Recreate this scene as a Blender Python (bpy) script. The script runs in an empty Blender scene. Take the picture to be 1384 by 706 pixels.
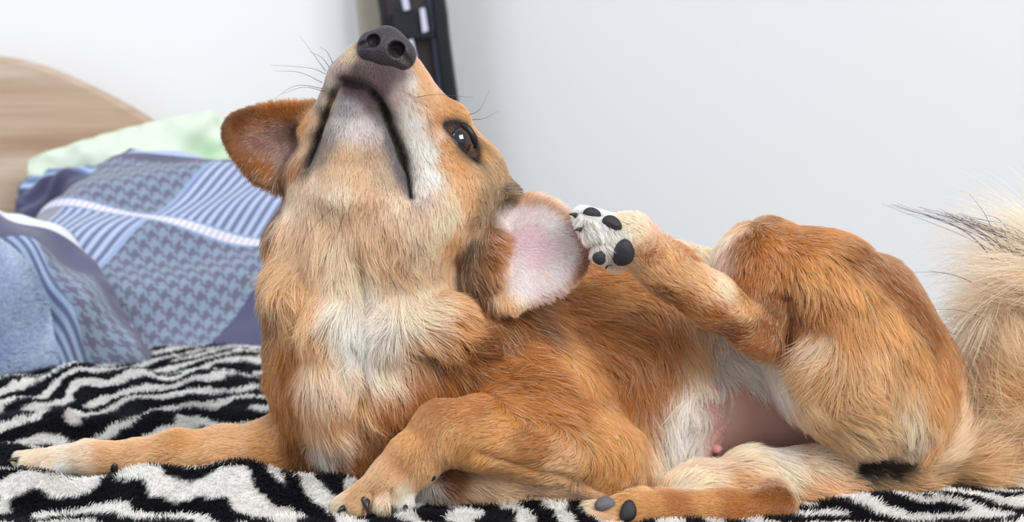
import bpy, math, random, os
import numpy as np
from mathutils import Vector
from mathutils.bvhtree import BVHTree
from mathutils.kdtree import KDTree

C = bpy.context.scene.collection
rng = np.random.default_rng(7)

# ---------------------------------------------------------------- camera, world, lights, exposure
F = 2900.0            # focal length in pixels of the 1384 px wide frame
D, H, TH = 1.40, 0.350, math.radians(8.0)
S = D / F             # metres per pixel at the dog
cam_data = bpy.data.cameras.new('camera')
cam = bpy.data.objects.new('camera', cam_data); C.objects.link(cam)
cam.location = (0, -D, H)
cam.rotation_euler = (math.pi / 2 - TH, 0, 0)
cam_data.sensor_width = 36.0
cam_data.lens = 36.0 * F / 1384.0
cam_data.clip_start = 0.05
cam_data.dof.use_dof = True
cam_data.dof.focus_distance = 1.345
cam_data.dof.aperture_fstop = 11.0
bpy.context.scene.camera = cam

world = bpy.data.worlds.new('world'); bpy.context.scene.world = world
world.use_nodes = True
bg = world.node_tree.nodes['Background']
bg.inputs[0].default_value = (0.86, 0.92, 1.0, 1)
bg.inputs[1].default_value = 0.72

def area_light(name, loc, target, size, size_y, power, colour):
    l = bpy.data.lights.new(name, 'AREA'); l.shape = 'RECTANGLE'
    l.size, l.size_y, l.energy, l.color = size, size_y, power, colour
    o = bpy.data.objects.new(name, l); C.objects.link(o)
    o.location = loc
    o.rotation_euler = (Vector(target) - Vector(loc)).to_track_quat('-Z', 'Y').to_euler()
    return o
area_light('window_daylight', (1.15, -1.75, 1.75), (0.0, 0.0, 0.15), 1.3, 1.5, 72.0, (1.0, 0.98, 0.95))
area_light('added_fill_light', (-1.6, -0.7, 1.9), (-0.2, 0.4, 0.2), 1.2, 1.2, 19.0, (0.93, 0.97, 1.0))  # added fill without a window of its own, brightens the left wall

vs = bpy.context.scene.view_settings
vs.view_transform = 'Standard'; vs.look = 'None'; vs.gamma = 1.0; vs.use_curve_mapping = False
vs.exposure = 0.0

# ---------------------------------------------------------------- helpers
FWD = np.array([0, math.cos(TH), -math.sin(TH)])
UPV = np.array([0, math.sin(TH), math.cos(TH)])
RGT = np.array([1.0, 0, 0])
CAM = np.array([0, -D, H])

def ray(px, py):
    return FWD + RGT * ((px - 692.0) / F) + UPV * ((353.0 - py) / F)
def at(px, py, d=0.0):
    """point seen at a pixel, d pixels (of 0.48 mm) behind the dog's mid plane"""
    v = ray(px, py); t = (d * S + D) / v[1]
    return CAM + v * t
def atY(px, py, y):
    return at(px, py, y / S)
def rad(r, d=0.0):
    return r * S * (1 + d * S / D)
def pixdir(dx, dy):
    return RGT * dx - UPV * dy
def lin(c):
    c = np.asarray(c, float) / 255.0
    return np.where(c <= 0.04045, c / 12.92, ((c + 0.055) / 1.055) ** 2.4)
def unit(v):
    v = np.asarray(v, float)
    return v / np.maximum(np.linalg.norm(v, axis=-1, keepdims=True), 1e-12)

def mesh_np(name, verts, faces, smooth=True):
    """verts (n,3), faces (m,k) of one size or a list of lists -> mesh data"""
    me = bpy.data.meshes.new(name)
    if isinstance(faces, np.ndarray):
        k = faces.shape[1]; m = len(faces)
        me.vertices.add(len(verts)); me.vertices.foreach_set('co', np.asarray(verts, np.float32).ravel())
        me.loops.add(m * k); me.loops.foreach_set('vertex_index', faces.astype(np.int32).ravel())
        me.polygons.add(m)
        me.polygons.foreach_set('loop_start', np.arange(0, m * k, k, dtype=np.int32))
        try: me.polygons.foreach_set('loop_total', np.full(m, k, np.int32))
        except Exception: pass
        me.update(calc_edges=True)
    else:
        me.from_pydata([tuple(v) for v in verts], [], faces)
    if smooth and len(me.polygons):
        me.polygons.foreach_set('use_smooth', np.ones(len(me.polygons), bool))
    me.update()
    return me
def link(name, data, mat=None, parent=None):
    o = bpy.data.objects.new(name, data); C.objects.link(o)
    if mat is not None: data.materials.append(mat)
    if parent is not None: o.parent = parent
    return o
def tag(o, label=None, cat=None, group=None, kind=None):
    if label: o['label'] = label
    if cat: o['category'] = cat
    if group: o['group'] = group
    if kind: o['kind'] = kind
    return o
def empty(name, loc=(0, 0, 0)):
    o = bpy.data.objects.new(name, None); C.objects.link(o); o.location = loc; return o
def put(o, parent):
    """parent while keeping the place (parents here are unrotated empties)"""
    o.parent = parent
    o.location = Vector(o.location) - parent.matrix_basis.translation
    return o

def tube(points, radii, n=8, cap=True, flat=None):
    """swept tube with tapering radius; flat=(axis, factor) squashes it"""
    P = np.asarray(points, float); R = np.asarray(radii, float)
    if R.ndim == 0: R = np.full(len(P), float(R))
    T = unit(np.gradient(P, axis=0))
    ref = np.array([0, 0, 1.0]) if abs(T[0][2]) < 0.9 else np.array([1.0, 0, 0])
    N = unit(np.cross(T[0], ref)); V = []
    for i in range(len(P)):
        N = unit(N - T[i] * np.dot(N, T[i])); B = np.cross(T[i], N)
        for j in range(n):
            a = 2 * math.pi * j / n
            off = R[i] * (math.cos(a) * N + math.sin(a) * B)
            if flat is not None:
                ax = unit(flat[0]); off = off + ax * np.dot(off, ax) * (flat[1] - 1)
            V.append(P[i] + off)
    Fq = []
    for i in range(len(P) - 1):
        for j in range(n):
            a, b = i * n + j, i * n + (j + 1) % n
            Fq.append([a, b, b + n, a + n])
    if cap:
        Fq.append(list(range(n))[::-1]); Fq.append([(len(P) - 1) * n + j for j in range(n)])
    return np.array(V), Fq
def spline(pts, n):
    P = np.asarray(pts, float); k = len(P)
    Q = np.vstack([2 * P[0] - P[1], P, 2 * P[-1] - P[-2]])
    out = []
    for u in np.linspace(0, k - 1 - 1e-9, n):
        i = int(u); t = u - i
        p0, p1, p2, p3 = Q[i], Q[i + 1], Q[i + 2], Q[i + 3]
        out.append(0.5 * ((2 * p1) + (p2 - p0) * t + (2 * p0 - 5 * p1 + 4 * p2 - p3) * t * t + (3 * p1 - p0 - 3 * p2 + p3) * t ** 3))
    return np.array(out)
def box(x0, x1, y0, y1, z0, z1):
    v = [(x, y, z) for x in (x0, x1) for y in (y0, y1) for z in (z0, z1)]
    f = [[0, 1, 3, 2], [4, 6, 7, 5], [0, 4, 5, 1], [2, 3, 7, 6], [0, 2, 6, 4], [1, 5, 7, 3]]
    return np.array(v, float), f
def bevel(o, w, seg=2):
    m = o.modifiers.new('bevel', 'BEVEL'); m.width = w; m.segments = seg; return o

# ---- materials
def material(name):
    m = bpy.data.materials.new(name); m.use_nodes = True
    return m, m.node_tree.nodes, m.node_tree.links, m.node_tree.nodes['Principled BSDF']
def simple_mat(name, rgb, rough=0.6, spec=0.4, metal=0.0, bump=0.0, bscale=200.0, var=0.0, vscale=6.0, coat=0.0):
    m, N, L, p = material(name)
    c = lin(rgb)
    p.inputs['Roughness'].default_value = rough
    p.inputs['Specular IOR Level'].default_value = spec
    p.inputs['Metallic'].default_value = metal
    p.inputs['Coat Weight'].default_value = coat
    p.inputs['Base Color'].default_value = (*c, 1)
    tc = N.new('ShaderNodeTexCoord')
    if var > 0:
        no = N.new('ShaderNodeTexNoise'); no.inputs['Scale'].default_value = vscale; no.inputs['Detail'].default_value = 6
        L.new(tc.outputs['Object'], no.inputs['Vector'])
        r = N.new('ShaderNodeMix'); r.data_type = 'RGBA'
        r.inputs['A'].default_value = (*(c * (1 - var)), 1); r.inputs['B'].default_value = (*np.minimum(c * (1 + var), 1), 1)
        L.new(no.outputs['Fac'], r.inputs['Factor']); L.new(r.outputs['Result'], p.inputs['Base Color'])
    if bump > 0:
        no = N.new('ShaderNodeTexNoise'); no.inputs['Scale'].default_value = bscale; no.inputs['Detail'].default_value = 3
        L.new(tc.outputs['Object'], no.inputs['Vector'])
        b = N.new('ShaderNodeBump'); b.inputs['Strength'].default_value = bump; b.inputs['Distance'].default_value = 0.002
        L.new(no.outputs['Fac'], b.inputs['Height']); L.new(b.outputs['Normal'], p.inputs['Normal'])
    return m
def attr_mat(name, attr='col', rough=0.9, spec=0.15, weave=0.0, wscale=900.0, sheen=0.0):
    m, N, L, p = material(name)
    a = N.new('ShaderNodeAttribute'); a.attribute_name = attr
    p.inputs['Roughness'].default_value = rough; p.inputs['Specular IOR Level'].default_value = spec
    p.inputs['Sheen Weight'].default_value = sheen
    L.new(a.outputs['Color'], p.inputs['Base Color'])
    if weave > 0:
        tc = N.new('ShaderNodeTexCoord')
        no = N.new('ShaderNodeTexNoise'); no.inputs['Scale'].default_value = wscale; no.inputs['Detail'].default_value = 2
        L.new(tc.outputs['Object'], no.inputs['Vector'])
        b = N.new('ShaderNodeBump'); b.inputs['Strength'].default_value = weave; b.inputs['Distance'].default_value = 0.001
        L.new(no.outputs['Fac'], b.inputs['Height']); L.new(b.outputs['Normal'], p.inputs['Normal'])
    return m
def set_col(me, rgb, name='col'):
    a = me.attributes.new(name, 'FLOAT_COLOR', 'POINT')
    c = np.ones((len(me.vertices), 4), np.float32); c[:, :3] = rgb
    a.data.foreach_set('color', c.ravel())

def noise3(P, seed, freq):
    """smooth pseudo noise in -1..1 from a few rotated sines"""
    r = np.random.default_rng(seed); out = np.zeros(len(P))
    for k in range(5):
        w = unit(r.normal(size=3)) * freq * (0.6 + 0.9 * r.random()); ph = r.random() * 6.28
        out += np.sin(P @ w + ph + 1.3 * np.sin(P @ (unit(r.normal(size=3)) * freq * 0.7) + ph * 2))
    return out / 3.2

def hair_object(name, pos, radius, colour, mat, parent):
    """pos (n,k,3), radius (n,k), colour (n,3) linear -> one hair curves object"""
    n, k = pos.shape[:2]
    hc = bpy.data.hair_curves.new(name)
    hc.add_curves([k] * n)
    hc.position_data.foreach_set('vector', np.ascontiguousarray(pos, np.float32).ravel())
    ra = hc.attributes.get('radius') or hc.attributes.new('radius', 'FLOAT', 'POINT')
    ra.data.foreach_set('value', np.ascontiguousarray(radius, np.float32).ravel())
    ca = hc.attributes.new('col', 'FLOAT_COLOR', 'CURVE')
    cc = np.ones((n, 4), np.float32); cc[:, :3] = colour
    ca.data.foreach_set('color', cc.ravel())
    hc.materials.append(mat)
    o = bpy.data.objects.new(name, hc); C.objects.link(o)
    if parent is not None: o.parent = parent
    o['kind'] = 'stuff'
    return o
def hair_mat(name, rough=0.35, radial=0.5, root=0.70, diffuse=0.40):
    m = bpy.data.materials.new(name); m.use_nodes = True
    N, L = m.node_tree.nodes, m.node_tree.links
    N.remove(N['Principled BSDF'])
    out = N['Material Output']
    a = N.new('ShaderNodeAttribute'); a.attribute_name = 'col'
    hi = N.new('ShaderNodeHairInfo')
    mp = N.new('ShaderNodeMapRange'); mp.inputs['To Min'].default_value = root; mp.inputs['To Max'].default_value = 1.22  # dark roots and pale tips, with shade between locks put into the colour
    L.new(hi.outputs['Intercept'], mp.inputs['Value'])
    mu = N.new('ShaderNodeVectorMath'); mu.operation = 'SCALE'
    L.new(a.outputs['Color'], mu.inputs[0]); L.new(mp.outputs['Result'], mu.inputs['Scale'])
    h = N.new('ShaderNodeBsdfHairPrincipled'); h.model = 'CHIANG'; h.parametrization = 'COLOR'
    L.new(mu.outputs[0], h.inputs['Color'])
    h.inputs['Roughness'].default_value = rough; h.inputs['Radial Roughness'].default_value = radial
    h.inputs['Coat'].default_value = 0.0
    if diffuse > 0:
        d = N.new('ShaderNodeBsdfDiffuse'); L.new(mu.outputs[0], d.inputs['Color'])
        mx = N.new('ShaderNodeMixShader'); mx.inputs[0].default_value = diffuse
        L.new(h.outputs[0], mx.inputs[1]); L.new(d.outputs[0], mx.inputs[2]); L.new(mx.outputs[0], out.inputs['Surface'])
    else:
        L.new(h.outputs[0], out.inputs['Surface'])
    return m
# ================================================================ the room
def slab(outline, y, thick, name, mat, parent=None, bev=0.0):
    """flat panel of real thickness whose front face has the given outline, front at depth y"""
    P = np.array([atY(px, py, y) for px, py in outline]); n = len(P)
    Q = P + np.array([0, thick, 0])
    f = [list(range(n)), [n + i for i in range(n)][::-1]] + [[i, i + n, (i + 1) % n + n, (i + 1) % n] for i in range(n)]
    me = mesh_np(name, np.vstack([P, Q]), f, False)
    o = link(name, me, mat, parent)
    if bev: bevel(o, bev)
    return o

M_wall = simple_mat('white_paint', (242, 243, 245), 0.9, 0.1, bump=0.05, bscale=60, var=0.012, vscale=2.0)
KX = float(atY(488, 100, 1.16)[0])
v, f = box(-2.6, KX, 1.16, 1.26, -0.5, 1.7)
tag(link('wall_left', mesh_np('wall_left', v, f, False), M_wall), kind='structure')
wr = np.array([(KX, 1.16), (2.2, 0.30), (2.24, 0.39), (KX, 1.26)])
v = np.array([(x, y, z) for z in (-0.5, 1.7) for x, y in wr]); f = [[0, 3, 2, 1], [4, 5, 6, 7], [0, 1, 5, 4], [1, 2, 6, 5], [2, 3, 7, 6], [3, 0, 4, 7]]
M_wall2 = simple_mat('shade_toned_white_paint', (226, 227, 229), 0.9, 0.1, bump=0.05, bscale=60, var=0.012, vscale=2.0)  # white wall darkened: its dimmer light is put into the colour
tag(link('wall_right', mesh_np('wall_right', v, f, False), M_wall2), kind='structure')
M_floor = simple_mat('floor_laminate', (150, 122, 96), 0.5, 0.3, var=0.15, vscale=4.0)
v, f = box(-2.6, 2.4, -3.0, 1.26, -0.55, -0.5)
tag(link('floor', mesh_np('floor', v, f, False), M_floor), kind='structure')
M_trim = simple_mat('beige_paint', (186, 176, 160), 0.7, 0.2)
tag(slab([(474, -120), (508, -120), (512, 0), (519, 60), (560, 420), (523, 420), (486, 60), (480, 0)], 1.10, 0.03, 'trim_1', M_trim, None, 0.003), kind='structure')

# narrow black framed glass panel in the corner
M_black = simple_mat('black_lacquer', (24, 25, 30), 0.3, 0.5)
M_dark = simple_mat('smoked_glass', (58, 53, 54), 0.12, 0.5)
M_darkbox = simple_mat('dark_box', (30, 30, 38), 0.4, 0.4)
M_pale = simple_mat('pale_strip_finish', (205, 205, 228), 0.3, 0.5)  # even pale tone of the three strips over the glass
panel = empty('glass_panel', tuple(atY(566, 924, 1.05)))
tag(panel, 'narrow tall black framed dark glass panel in the corner behind the dog\'s nose', 'glass panel')
def side_px(x0, w0):     # a leaning strip: x at y=0, half width
    ys = [-130, -40, 0, 20, 45, 90, 133, 330, 600, 924]
    off = [-10, -6, -3, 0, 2, 8, 14, 38, 72, 112]
    a = [(x0 + o - w0, y) for y, o in zip(ys, off)]; b = [(x0 + o + w0, y) for y, o in zip(ys, off)]
    return a + b[::-1]
put(slab(side_px(596, 9), 1.030, 0.030, 'frame_stile', M_black, None, 0.003), panel)
put(slab(side_px(584, 4), 1.038, 0.02, 'frame_bead', simple_mat('blue_black_bead', (52, 58, 76), 0.25, 0.5), None, 0.002), panel)
put(slab(side_px(517, 4), 1.035, 0.025, 'frame_stile', M_black, None, 0.002), panel)
put(slab(side_px(552, 38), 1.052, 0.006, 'glass_pane', M_dark), panel)
put(slab([(528, 17), (582, 12), (586, 44), (531, 50)], 1.040, 0.010, 'cross_panel', M_darkbox, None, 0.002), panel)
put(slab([(531, 45), (588, 43), (589, 51), (532, 55)], 1.036, 0.014, 'cross_rail', M_black, None, 0.001), panel)
for q in ([(541, -8), (550, -10), (554, 13), (546, 15)], [(567, 12), (574, 10), (579, 42), (571, 45)], [(552, 54), (558, 53), (564, 80), (557, 82)]):
    put(slab(q, 1.030, 0.006, 'pale_strip', M_pale, None, 0.001), panel)

# ================================================================ bed
M_wood, N, L, p = material('pale_wood')
tc = N.new('ShaderNodeTexCoord'); mp = N.new('ShaderNodeMapping'); mp.inputs['Scale'].default_value = (0.9, 1.0, 11.0); mp.inputs['Rotation'].default_value = (0, 0.06, 0)
L.new(tc.outputs['Object'], mp.inputs['Vector'])
n1 = N.new('ShaderNodeTexNoise'); n1.inputs['Scale'].default_value = 2.2; n1.inputs['Detail'].default_value = 7; n1.inputs['Roughness'].default_value = 0.6; n1.inputs['Distortion'].default_value = 0.5
L.new(mp.outputs['Vector'], n1.inputs['Vector'])
rp = N.new('ShaderNodeValToRGB'); cr = rp.color_ramp
cr.elements[0].position = 0.32; cr.elements[0].color = (*lin((176, 144, 122)), 1)
cr.elements[1].position = 0.68; cr.elements[1].color = (*lin((230, 214, 196)), 1)
e = cr.elements.new(0.5); e.color = (*lin((206, 180, 158)), 1)
L.new(n1.outputs['Fac'], rp.inputs['Fac'])
m2 = N.new('ShaderNodeMapping'); m2.inputs['Scale'].default_value = (3.0, 1.0, 120.0); L.new(tc.outputs['Object'], m2.inputs['Vector'])
n2 = N.new('ShaderNodeTexNoise'); n2.inputs['Scale'].default_value = 2.0; n2.inputs['Detail'].default_value = 3; L.new(m2.outputs['Vector'], n2.inputs['Vector'])
mx = N.new('ShaderNodeMix'); mx.data_type = 'RGBA'; mx.blend_type = 'MULTIPLY'; mx.inputs['Factor'].default_value = 0.22
L.new(rp.outputs['Color'], mx.inputs['A']); L.new(n2.outputs['Fac'], mx.inputs['B']); L.new(mx.outputs['Result'], p.inputs['Base Color'])
p.inputs['Roughness'].default_value = 0.5; p.inputs['Specular IOR Level'].default_value = 0.3

def prism(xy, z0, z1):
    n = len(xy); v = np.array([(x, y, z) for z in (z0, z1) for x, y in xy])
    return v, [list(range(n))[::-1], [n + i for i in range(n)]] + [[i, (i + 1) % n, (i + 1) % n + n, i + n] for i in range(n)]
bed = empty('bed', (0, 0.3, -0.5))
tag(bed, 'bed under the zebra blanket with pale wooden arched headboard by the white wall', 'bed')
arc = spline([(-420, 150, 0), (-260, 92, 0), (-110, 74, 0), (0, 78, 0), (60, 92, 0), (105, 111, 0), (150, 133, 0), (205, 166, 0), (245, 204, 0), (272, 255, 0)], 44)[:, :2]
hb = [tuple(q) for q in arc] + [(285, 330), (285, 760), (-420, 760)]
put(slab(hb[::-1], 1.06, 0.03, 'headboard', M_wood, None, 0.004), bed)
v, f = prism([(-0.95, -0.42), (0.80, -0.42), (0.80, 0.26), (0.13, 1.0), (-0.95, 1.05)], -0.24, -0.035)
o = link('mattress', mesh_np('mattress', v, f, False), simple_mat('mattress_cloth', (225, 222, 215), 0.9)); bevel(o, 0.03, 3); put(o, bed)
v, f = prism([(-0.95, -0.40), (0.78, -0.40), (0.78, 0.24), (0.13, 0.98), (-0.95, 1.05)], -0.42, -0.245)
o = link('bed_base', mesh_np('bed_base', v, f, False), M_wood); bevel(o, 0.004); put(o, bed)
for x in (-0.88, 0.70):
    for y in (-0.34, 0.24):
        v, f = box(x - 0.03, x + 0.03, y - 0.03, y + 0.03, -0.5, -0.415)
        put(link('leg', mesh_np('leg', v, f, False), M_wood), bed)

# ================================================================ pillows
LB, DB, SL, HB, HS = (182, 194, 220), (108, 120, 154), (100, 99, 118), (136, 150, 170), (106, 108, 128)
def hound(u, v, c):
    x = np.floor(u / c * 8).astype(int); y = np.floor(v / c * 8).astype(int)
    warp = (x % 8) < 4; weft = (y % 8) < 4
    over = ((x + y) % 4) < 2
    return np.where(over, warp, weft)[..., None]
def mixc(a, b, t): return lin(a) * (1 - t) + lin(b) * t
def stripes(u, per):
    t = 0.5 + 0.5 * np.sin(u / per * 2 * math.pi); t = np.clip((t - 0.5) * 2.2 + 0.5, 0, 1)
    return t[..., None]
def cloth_pillow(name, centre, A, B, W, Hh, T, fn, nu, nv, mat, sag=0.0, parent=None, seam_mat=None):
    A = unit(A); B = unit(np.asarray(B, float)); Nn = unit(np.cross(A, B))
    u = np.linspace(-1, 1, nu); v = np.linspace(-1, 1, nv); U, V_ = np.meshgrid(u, v, indexing='ij')
    prof = np.maximum((1 - np.abs(U) ** 3.2) * (1 - np.abs(V_) ** 3.2), 0) ** 0.55
    pin = 1 - 0.07 * (U ** 2) * (V_ ** 2) 
    ridge = 0.012 * np.sin(U * 5 + V_ * 3) * prof + 0.006 * np.sin(U * 11 - V_ * 9 + 1) * prof
    # gathers running in from the seams
    ed = np.maximum(np.abs(U), np.abs(V_)) ** 6 * (1 - prof * 0.6)
    ridge += 0.004 * np.sin(np.arctan2(V_, U) * 26) * ed
    def sheet_(s, U, V_, prof, ridge):
        X = (U * (1 - 0.06 * V_ ** 2) * W / 2)[..., None] * A + (V_ * (1 - 0.06 * U ** 2) * Hh / 2)[..., None] * B
        return X + ((prof * T / 2 + ridge) * s)[..., None] * Nn
    Pf = sheet_(1, U, V_, prof, ridge) + np.asarray(centre)
    Pf[..., 2] -= sag * (1 - V_) ** 2 * 0
    idx = np.arange(nu * nv).reshape(nu, nv)
    q = np.stack([idx[:-1, :-1], idx[1:, :-1], idx[1:, 1:], idx[:-1, 1:]], -1).reshape(-1, 4)
    cf = fn(U * W / 2, V_ * Hh / 2).reshape(-1, 3)
    st = 8
    ub, vb = u[::st] if (nu - 1) % st == 0 else u, v[::st] if (nv - 1) % st == 0 else v
    U2, V2 = np.meshgrid(ub, vb, indexing='ij')
    pr2 = np.maximum((1 - np.abs(U2) ** 3.2) * (1 - np.abs(V2) ** 3.2), 0) ** 0.55
    Pb = sheet_(-1, U2, V2, pr2, 0 * pr2) + np.asarray(centre)
    n2_ = len(ub) * len(vb); id2 = np.arange(n2_).reshape(len(ub), len(vb)) + nu * nv
    q2 = np.stack([id2[:-1, :-1], id2[:-1, 1:], id2[1:, 1:], id2[1:, :-1]], -1).reshape(-1, 4)
    P = np.vstack([Pf.reshape(-1, 3), Pb.reshape(-1, 3)])
    me = mesh_np(name, P, np.vstack([q, q2]))
    set_col(me, np.vstack([cf, fn(U2 * W / 2, V2 * Hh / 2).reshape(-1, 3)]))
    o = link(name, me, mat, parent)
    per = np.concatenate([Pf[:, 0], Pf[-1, 1:], Pf[::-1, -1][1:], Pf[0, ::-1][1:]])[::6]
    tv, tf = tube(np.vstack([per, per[:1]]), 0.0022, 6, False)
    s = link('seam', mesh_np('seam', tv, tf), seam_mat or M_seam, o)
    return o
M_cloth = attr_mat('printed_cotton', rough=0.95, spec=0.1, weave=0.5, wscale=1400, sheen=0.2)
M_seam = simple_mat('pillow_seam', (92, 104, 140), 0.9)

def fn_mid(u, v):          # crossing of the seams at the origin
    u = u - U0; v = v - V0
    c = np.empty(u.shape + (3,))
    c[:] = lin(SL)
    ho = mixc(HB, HS, hound(u + 1, v + 1, 0.0135)); st = mixc(LB, DB, stripes(u + 0.0 * v, 0.0092))
    up, rt = v > 0, u > 0
    c = np.where((up & ~rt)[..., None], ho, c); c = np.where((up & rt)[..., None], st, c)
    c = np.where((~up & ~rt)[..., None], st, c); c = np.where((~up & rt)[..., None], ho, c)
    c = np.where(((~up) & (u > 0.135))[..., None], lin((86, 88, 116)), c)
    c = np.where((v > 0.100)[..., None], lin((92, 92, 118)), c)
    c = np.where((v > 0.118)[..., None], mixc((196, 206, 232), (160, 180, 220), stripes(u, 0.006)), c)
    c = np.where((u < -0.112)[..., None], lin((90, 92, 116)), c)
    c = np.where(((u < -0.086) & (u > -0.112) & ~up)[..., None], lin((150, 148, 160)), c)
    band = (np.abs(v) < 0.0062); c = np.where(band[..., None], lin((146, 166, 200)), c)
    band2 = (np.abs(u) < 0.0022); c = np.where(band2[..., None], lin((152, 170, 204)), c)
    bead = (np.abs(v) < 0.0036); bt = 0.5 + 0.5 * np.sin(u / 0.0062 * 6.283)
    c = np.where(bead[..., None], mixc((190, 190, 214), (238, 232, 238), bt[..., None]), c)
    return c
U0, V0 = -0.13, 0.02
A2 = np.array([1.0, -0.12, -0.26]); B2 = np.array([0.45, 0.62, 0.50])
def frame_(A, B):
    A = unit(A); B = unit(B); return A, B, unit(np.cross(A, B))
a_, b_, n_ = frame_(A2, B2)
c_mid = atY(204, 288, 0.62) - a_ * U0 - b_ * V0 - n_ * 0.066
pm = cloth_pillow('pillow', c_mid, A2, B2, 0.50, 0.32, 0.145, fn_mid, 433, 313, M_cloth)
tag(pm, 'blue patchwork pillow with stitched white seam, behind the dog under its flung-out ear', 'pillow', 'patchwork pillows on the bed')

def fn_near(u, v):
    u = u - U1; v = v - V1           # origin: top left corner of the houndstooth patch
    ho = mixc(HB, HS, hound(u + 1, v + 1, 0.0150)); st = mixc((160, 178, 206), (100, 110, 144), stripes(u + 0.15 * v, 0.0100))
    c = np.where((u > 0)[..., None], ho, st)
    c = np.where((u > 0.056)[..., None], lin((100, 100, 126)), c)
    c = np.where((v > 0)[..., None], lin((98, 98, 124)), c)
    c = np.where((v > 0.050)[..., None], mixc((226, 226, 234), (176, 184, 216), stripes(u, 0.006) * (u < -0.02)[..., None]), c)
    c = np.where(((u > 0.080) & (v < -0.03))[..., None], lin((210, 212, 232)), c)
    return c
U1, V1 = 0.035, 0.03
A1 = np.array([1.0, 0.20, -0.28]); B1 = np.array([-0.55, 0.45, 0.75])
a_, b_, n_ = frame_(A1, B1)
c_near = atY(46, 334, 0.47) - a_ * U1 - b_ * V1 - n_ * 0.058
pn = cloth_pillow('pillow', c_near, A1, B1, 0.24, 0.23, 0.11, fn_near, 297, 217, M_cloth)
tag(pn, 'blue houndstooth patchwork pillow beside the pale blue plush throw at the frame edge', 'pillow', 'patchwork pillows on the bed')

def fn_back(u, v):
    st = mixc((178, 198, 226), (106, 128, 170), stripes(v + 0.1 * u, 0.012))
    return np.where((v < 0.035)[..., None], lin((88, 90, 118)), st)
pb = cloth_pillow('pillow', atY(92, 286, 0.93), (1, 0.1, 0.16), (0, 0.5, 0.8), 0.115, 0.10, 0.06, fn_back, 121, 97, M_cloth)
tag(pb, 'small slate and blue striped pillow squeezed between headboard and two larger patchwork pillows', 'pillow', 'patchwork pillows on the bed')

def fn_green(u, v):
    P = np.stack([u, v, 0 * u], -1).reshape(-1, 3)
    n = noise3(P, 5, 60).reshape(u.shape); g = noise3(P, 8, 26).reshape(u.shape)
    leaf = np.clip((n - 0.25) * 4, 0, 1) * np.clip((g - 0.1) * 3, 0, 1)
    return mixc((222, 234, 216), (172, 214, 168), (leaf * 0.8)[..., None])
pg = cloth_pillow('pillow', atY(190, 276, 0.985), (1, 0, 0.26), (-0.30, 0.22, 1), 0.23, 0.17, 0.06, fn_green, 121, 97, M_cloth, seam_mat=simple_mat('green_seam', (220, 236, 212), 0.9))
tag(pg, 'pale green leaf print pillow leaning on the wooden headboard', 'pillow')

# pale blue plush throw heaped in front of the near pillow
def heap(centre, rx, ry, rz, nu=56, nv=30):
    V = []
    for i in range(nv + 1):
        ph = math.pi * i / nv
        for j in range(nu):
            a = 2 * math.pi * j / nu
            r = 1 + 0.10 * math.sin(3 * a + 1) * math.sin(ph) + 0.05 * math.sin(7 * a) * math.sin(ph) ** 2
            V.append((centre[0] + rx * r * math.sin(ph) * math.cos(a), centre[1] + ry * r * math.sin(ph) * math.sin(a), max(centre[2] + rz * math.cos(ph) * r, 0.0)))
    V = np.array(V); q = []
    for i in range(nv):
        for j in range(nu):
            q.append((i * nu + j, (i + 1) * nu + j, (i + 1) * nu + (j + 1) % nu, i * nu + (j + 1) % nu))
    return V, np.array(q)
hc_ = atY(-12, 440, 0.45)
TV, TQ = heap((hc_[0], 0.42, 0.0), 0.052, 0.05, 0.112)
th_me = mesh_np('plush_throw', TV, TQ); set_col(th_me, lin((150, 168, 200)))
throw = link('plush_throw', th_me, attr_mat('plush_base'))
tag(throw, 'pale blue plush throw heaped in front of the houndstooth pillow', 'throw')

# ================================================================ zebra blanket
def zebra(n=420, seed=3):
    r = np.random.default_rng(seed); u = r.normal(size=(n, n))
    k = np.fft.fftfreq(n); KX_, KY_ = np.meshgrid(k, k, indexing='ij')
    def G(s): return np.exp(-2 * (math.pi * s) ** 2 * (KX_ ** 2 + KY_ ** 2))
    def An(sx, sy, ang):
        a = KX_ * math.cos(ang) + KY_ * math.sin(ang); b = -KX_ * math.sin(ang) + KY_ * math.cos(ang)
        return np.exp(-2 * math.pi ** 2 * ((sx * a) ** 2 + (sy * b) ** 2))
    flt = lambda f, x: np.real(np.fft.ifft2(np.fft.fft2(x) * f))
    lo1 = flt(G(26), r.normal(size=(n, n))); lo1 /= lo1.std()
    lo2 = flt(G(22), r.normal(size=(n, n))); lo2 /= lo2.std()
    angs = [0.2, 0.95, 1.7, 2.5]
    ws = [np.exp(-((lo1 - c) / 0.5) ** 2) for c in (-1.2, -0.35, 0.4, 1.2)]; tot = sum(ws) + 1e-6
    for it in range(14):
        acc = 0
        for w, a in zip(ws, angs):
            acc = acc + w / tot * flt(An(1.9, 3.4, a) - 1.0 * An(3.6, 4.6, a), u)
        u = np.tanh(acc / acc.std() * 1.2 + 0.25 * lo2 * 0.8 - 0.22)
    return u
ZB = zebra(); ZC = 1.02 / 420
def zebra_at(x, y):
    wx = x + 0.007 * np.sin(y * 31 + 1) + 0.005 * np.sin(y * 87 + x * 60) + 0.0012 * np.sin(y * 310 + x * 190); wy = y + 0.007 * np.sin(x * 27) + 0.005 * np.sin(x * 93 - y * 55) + 0.0012 * np.sin(x * 290 - y * 210)
    i = (wx + 0.775) / ZC; j = (wy + 0.5) / ZC
    i0 = np.floor(i).astype(int); j0 = np.floor(j).astype(int); fi, fj = i - i0, j - j0
    g = lambda a, b: ZB[a % 420, b % 420]
    return (g(i0, j0) * (1 - fi) + g(i0 + 1, j0) * fi) * (1 - fj) + (g(i0, j0 + 1) * (1 - fi) + g(i0 + 1, j0 + 1) * fi) * fj
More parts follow.
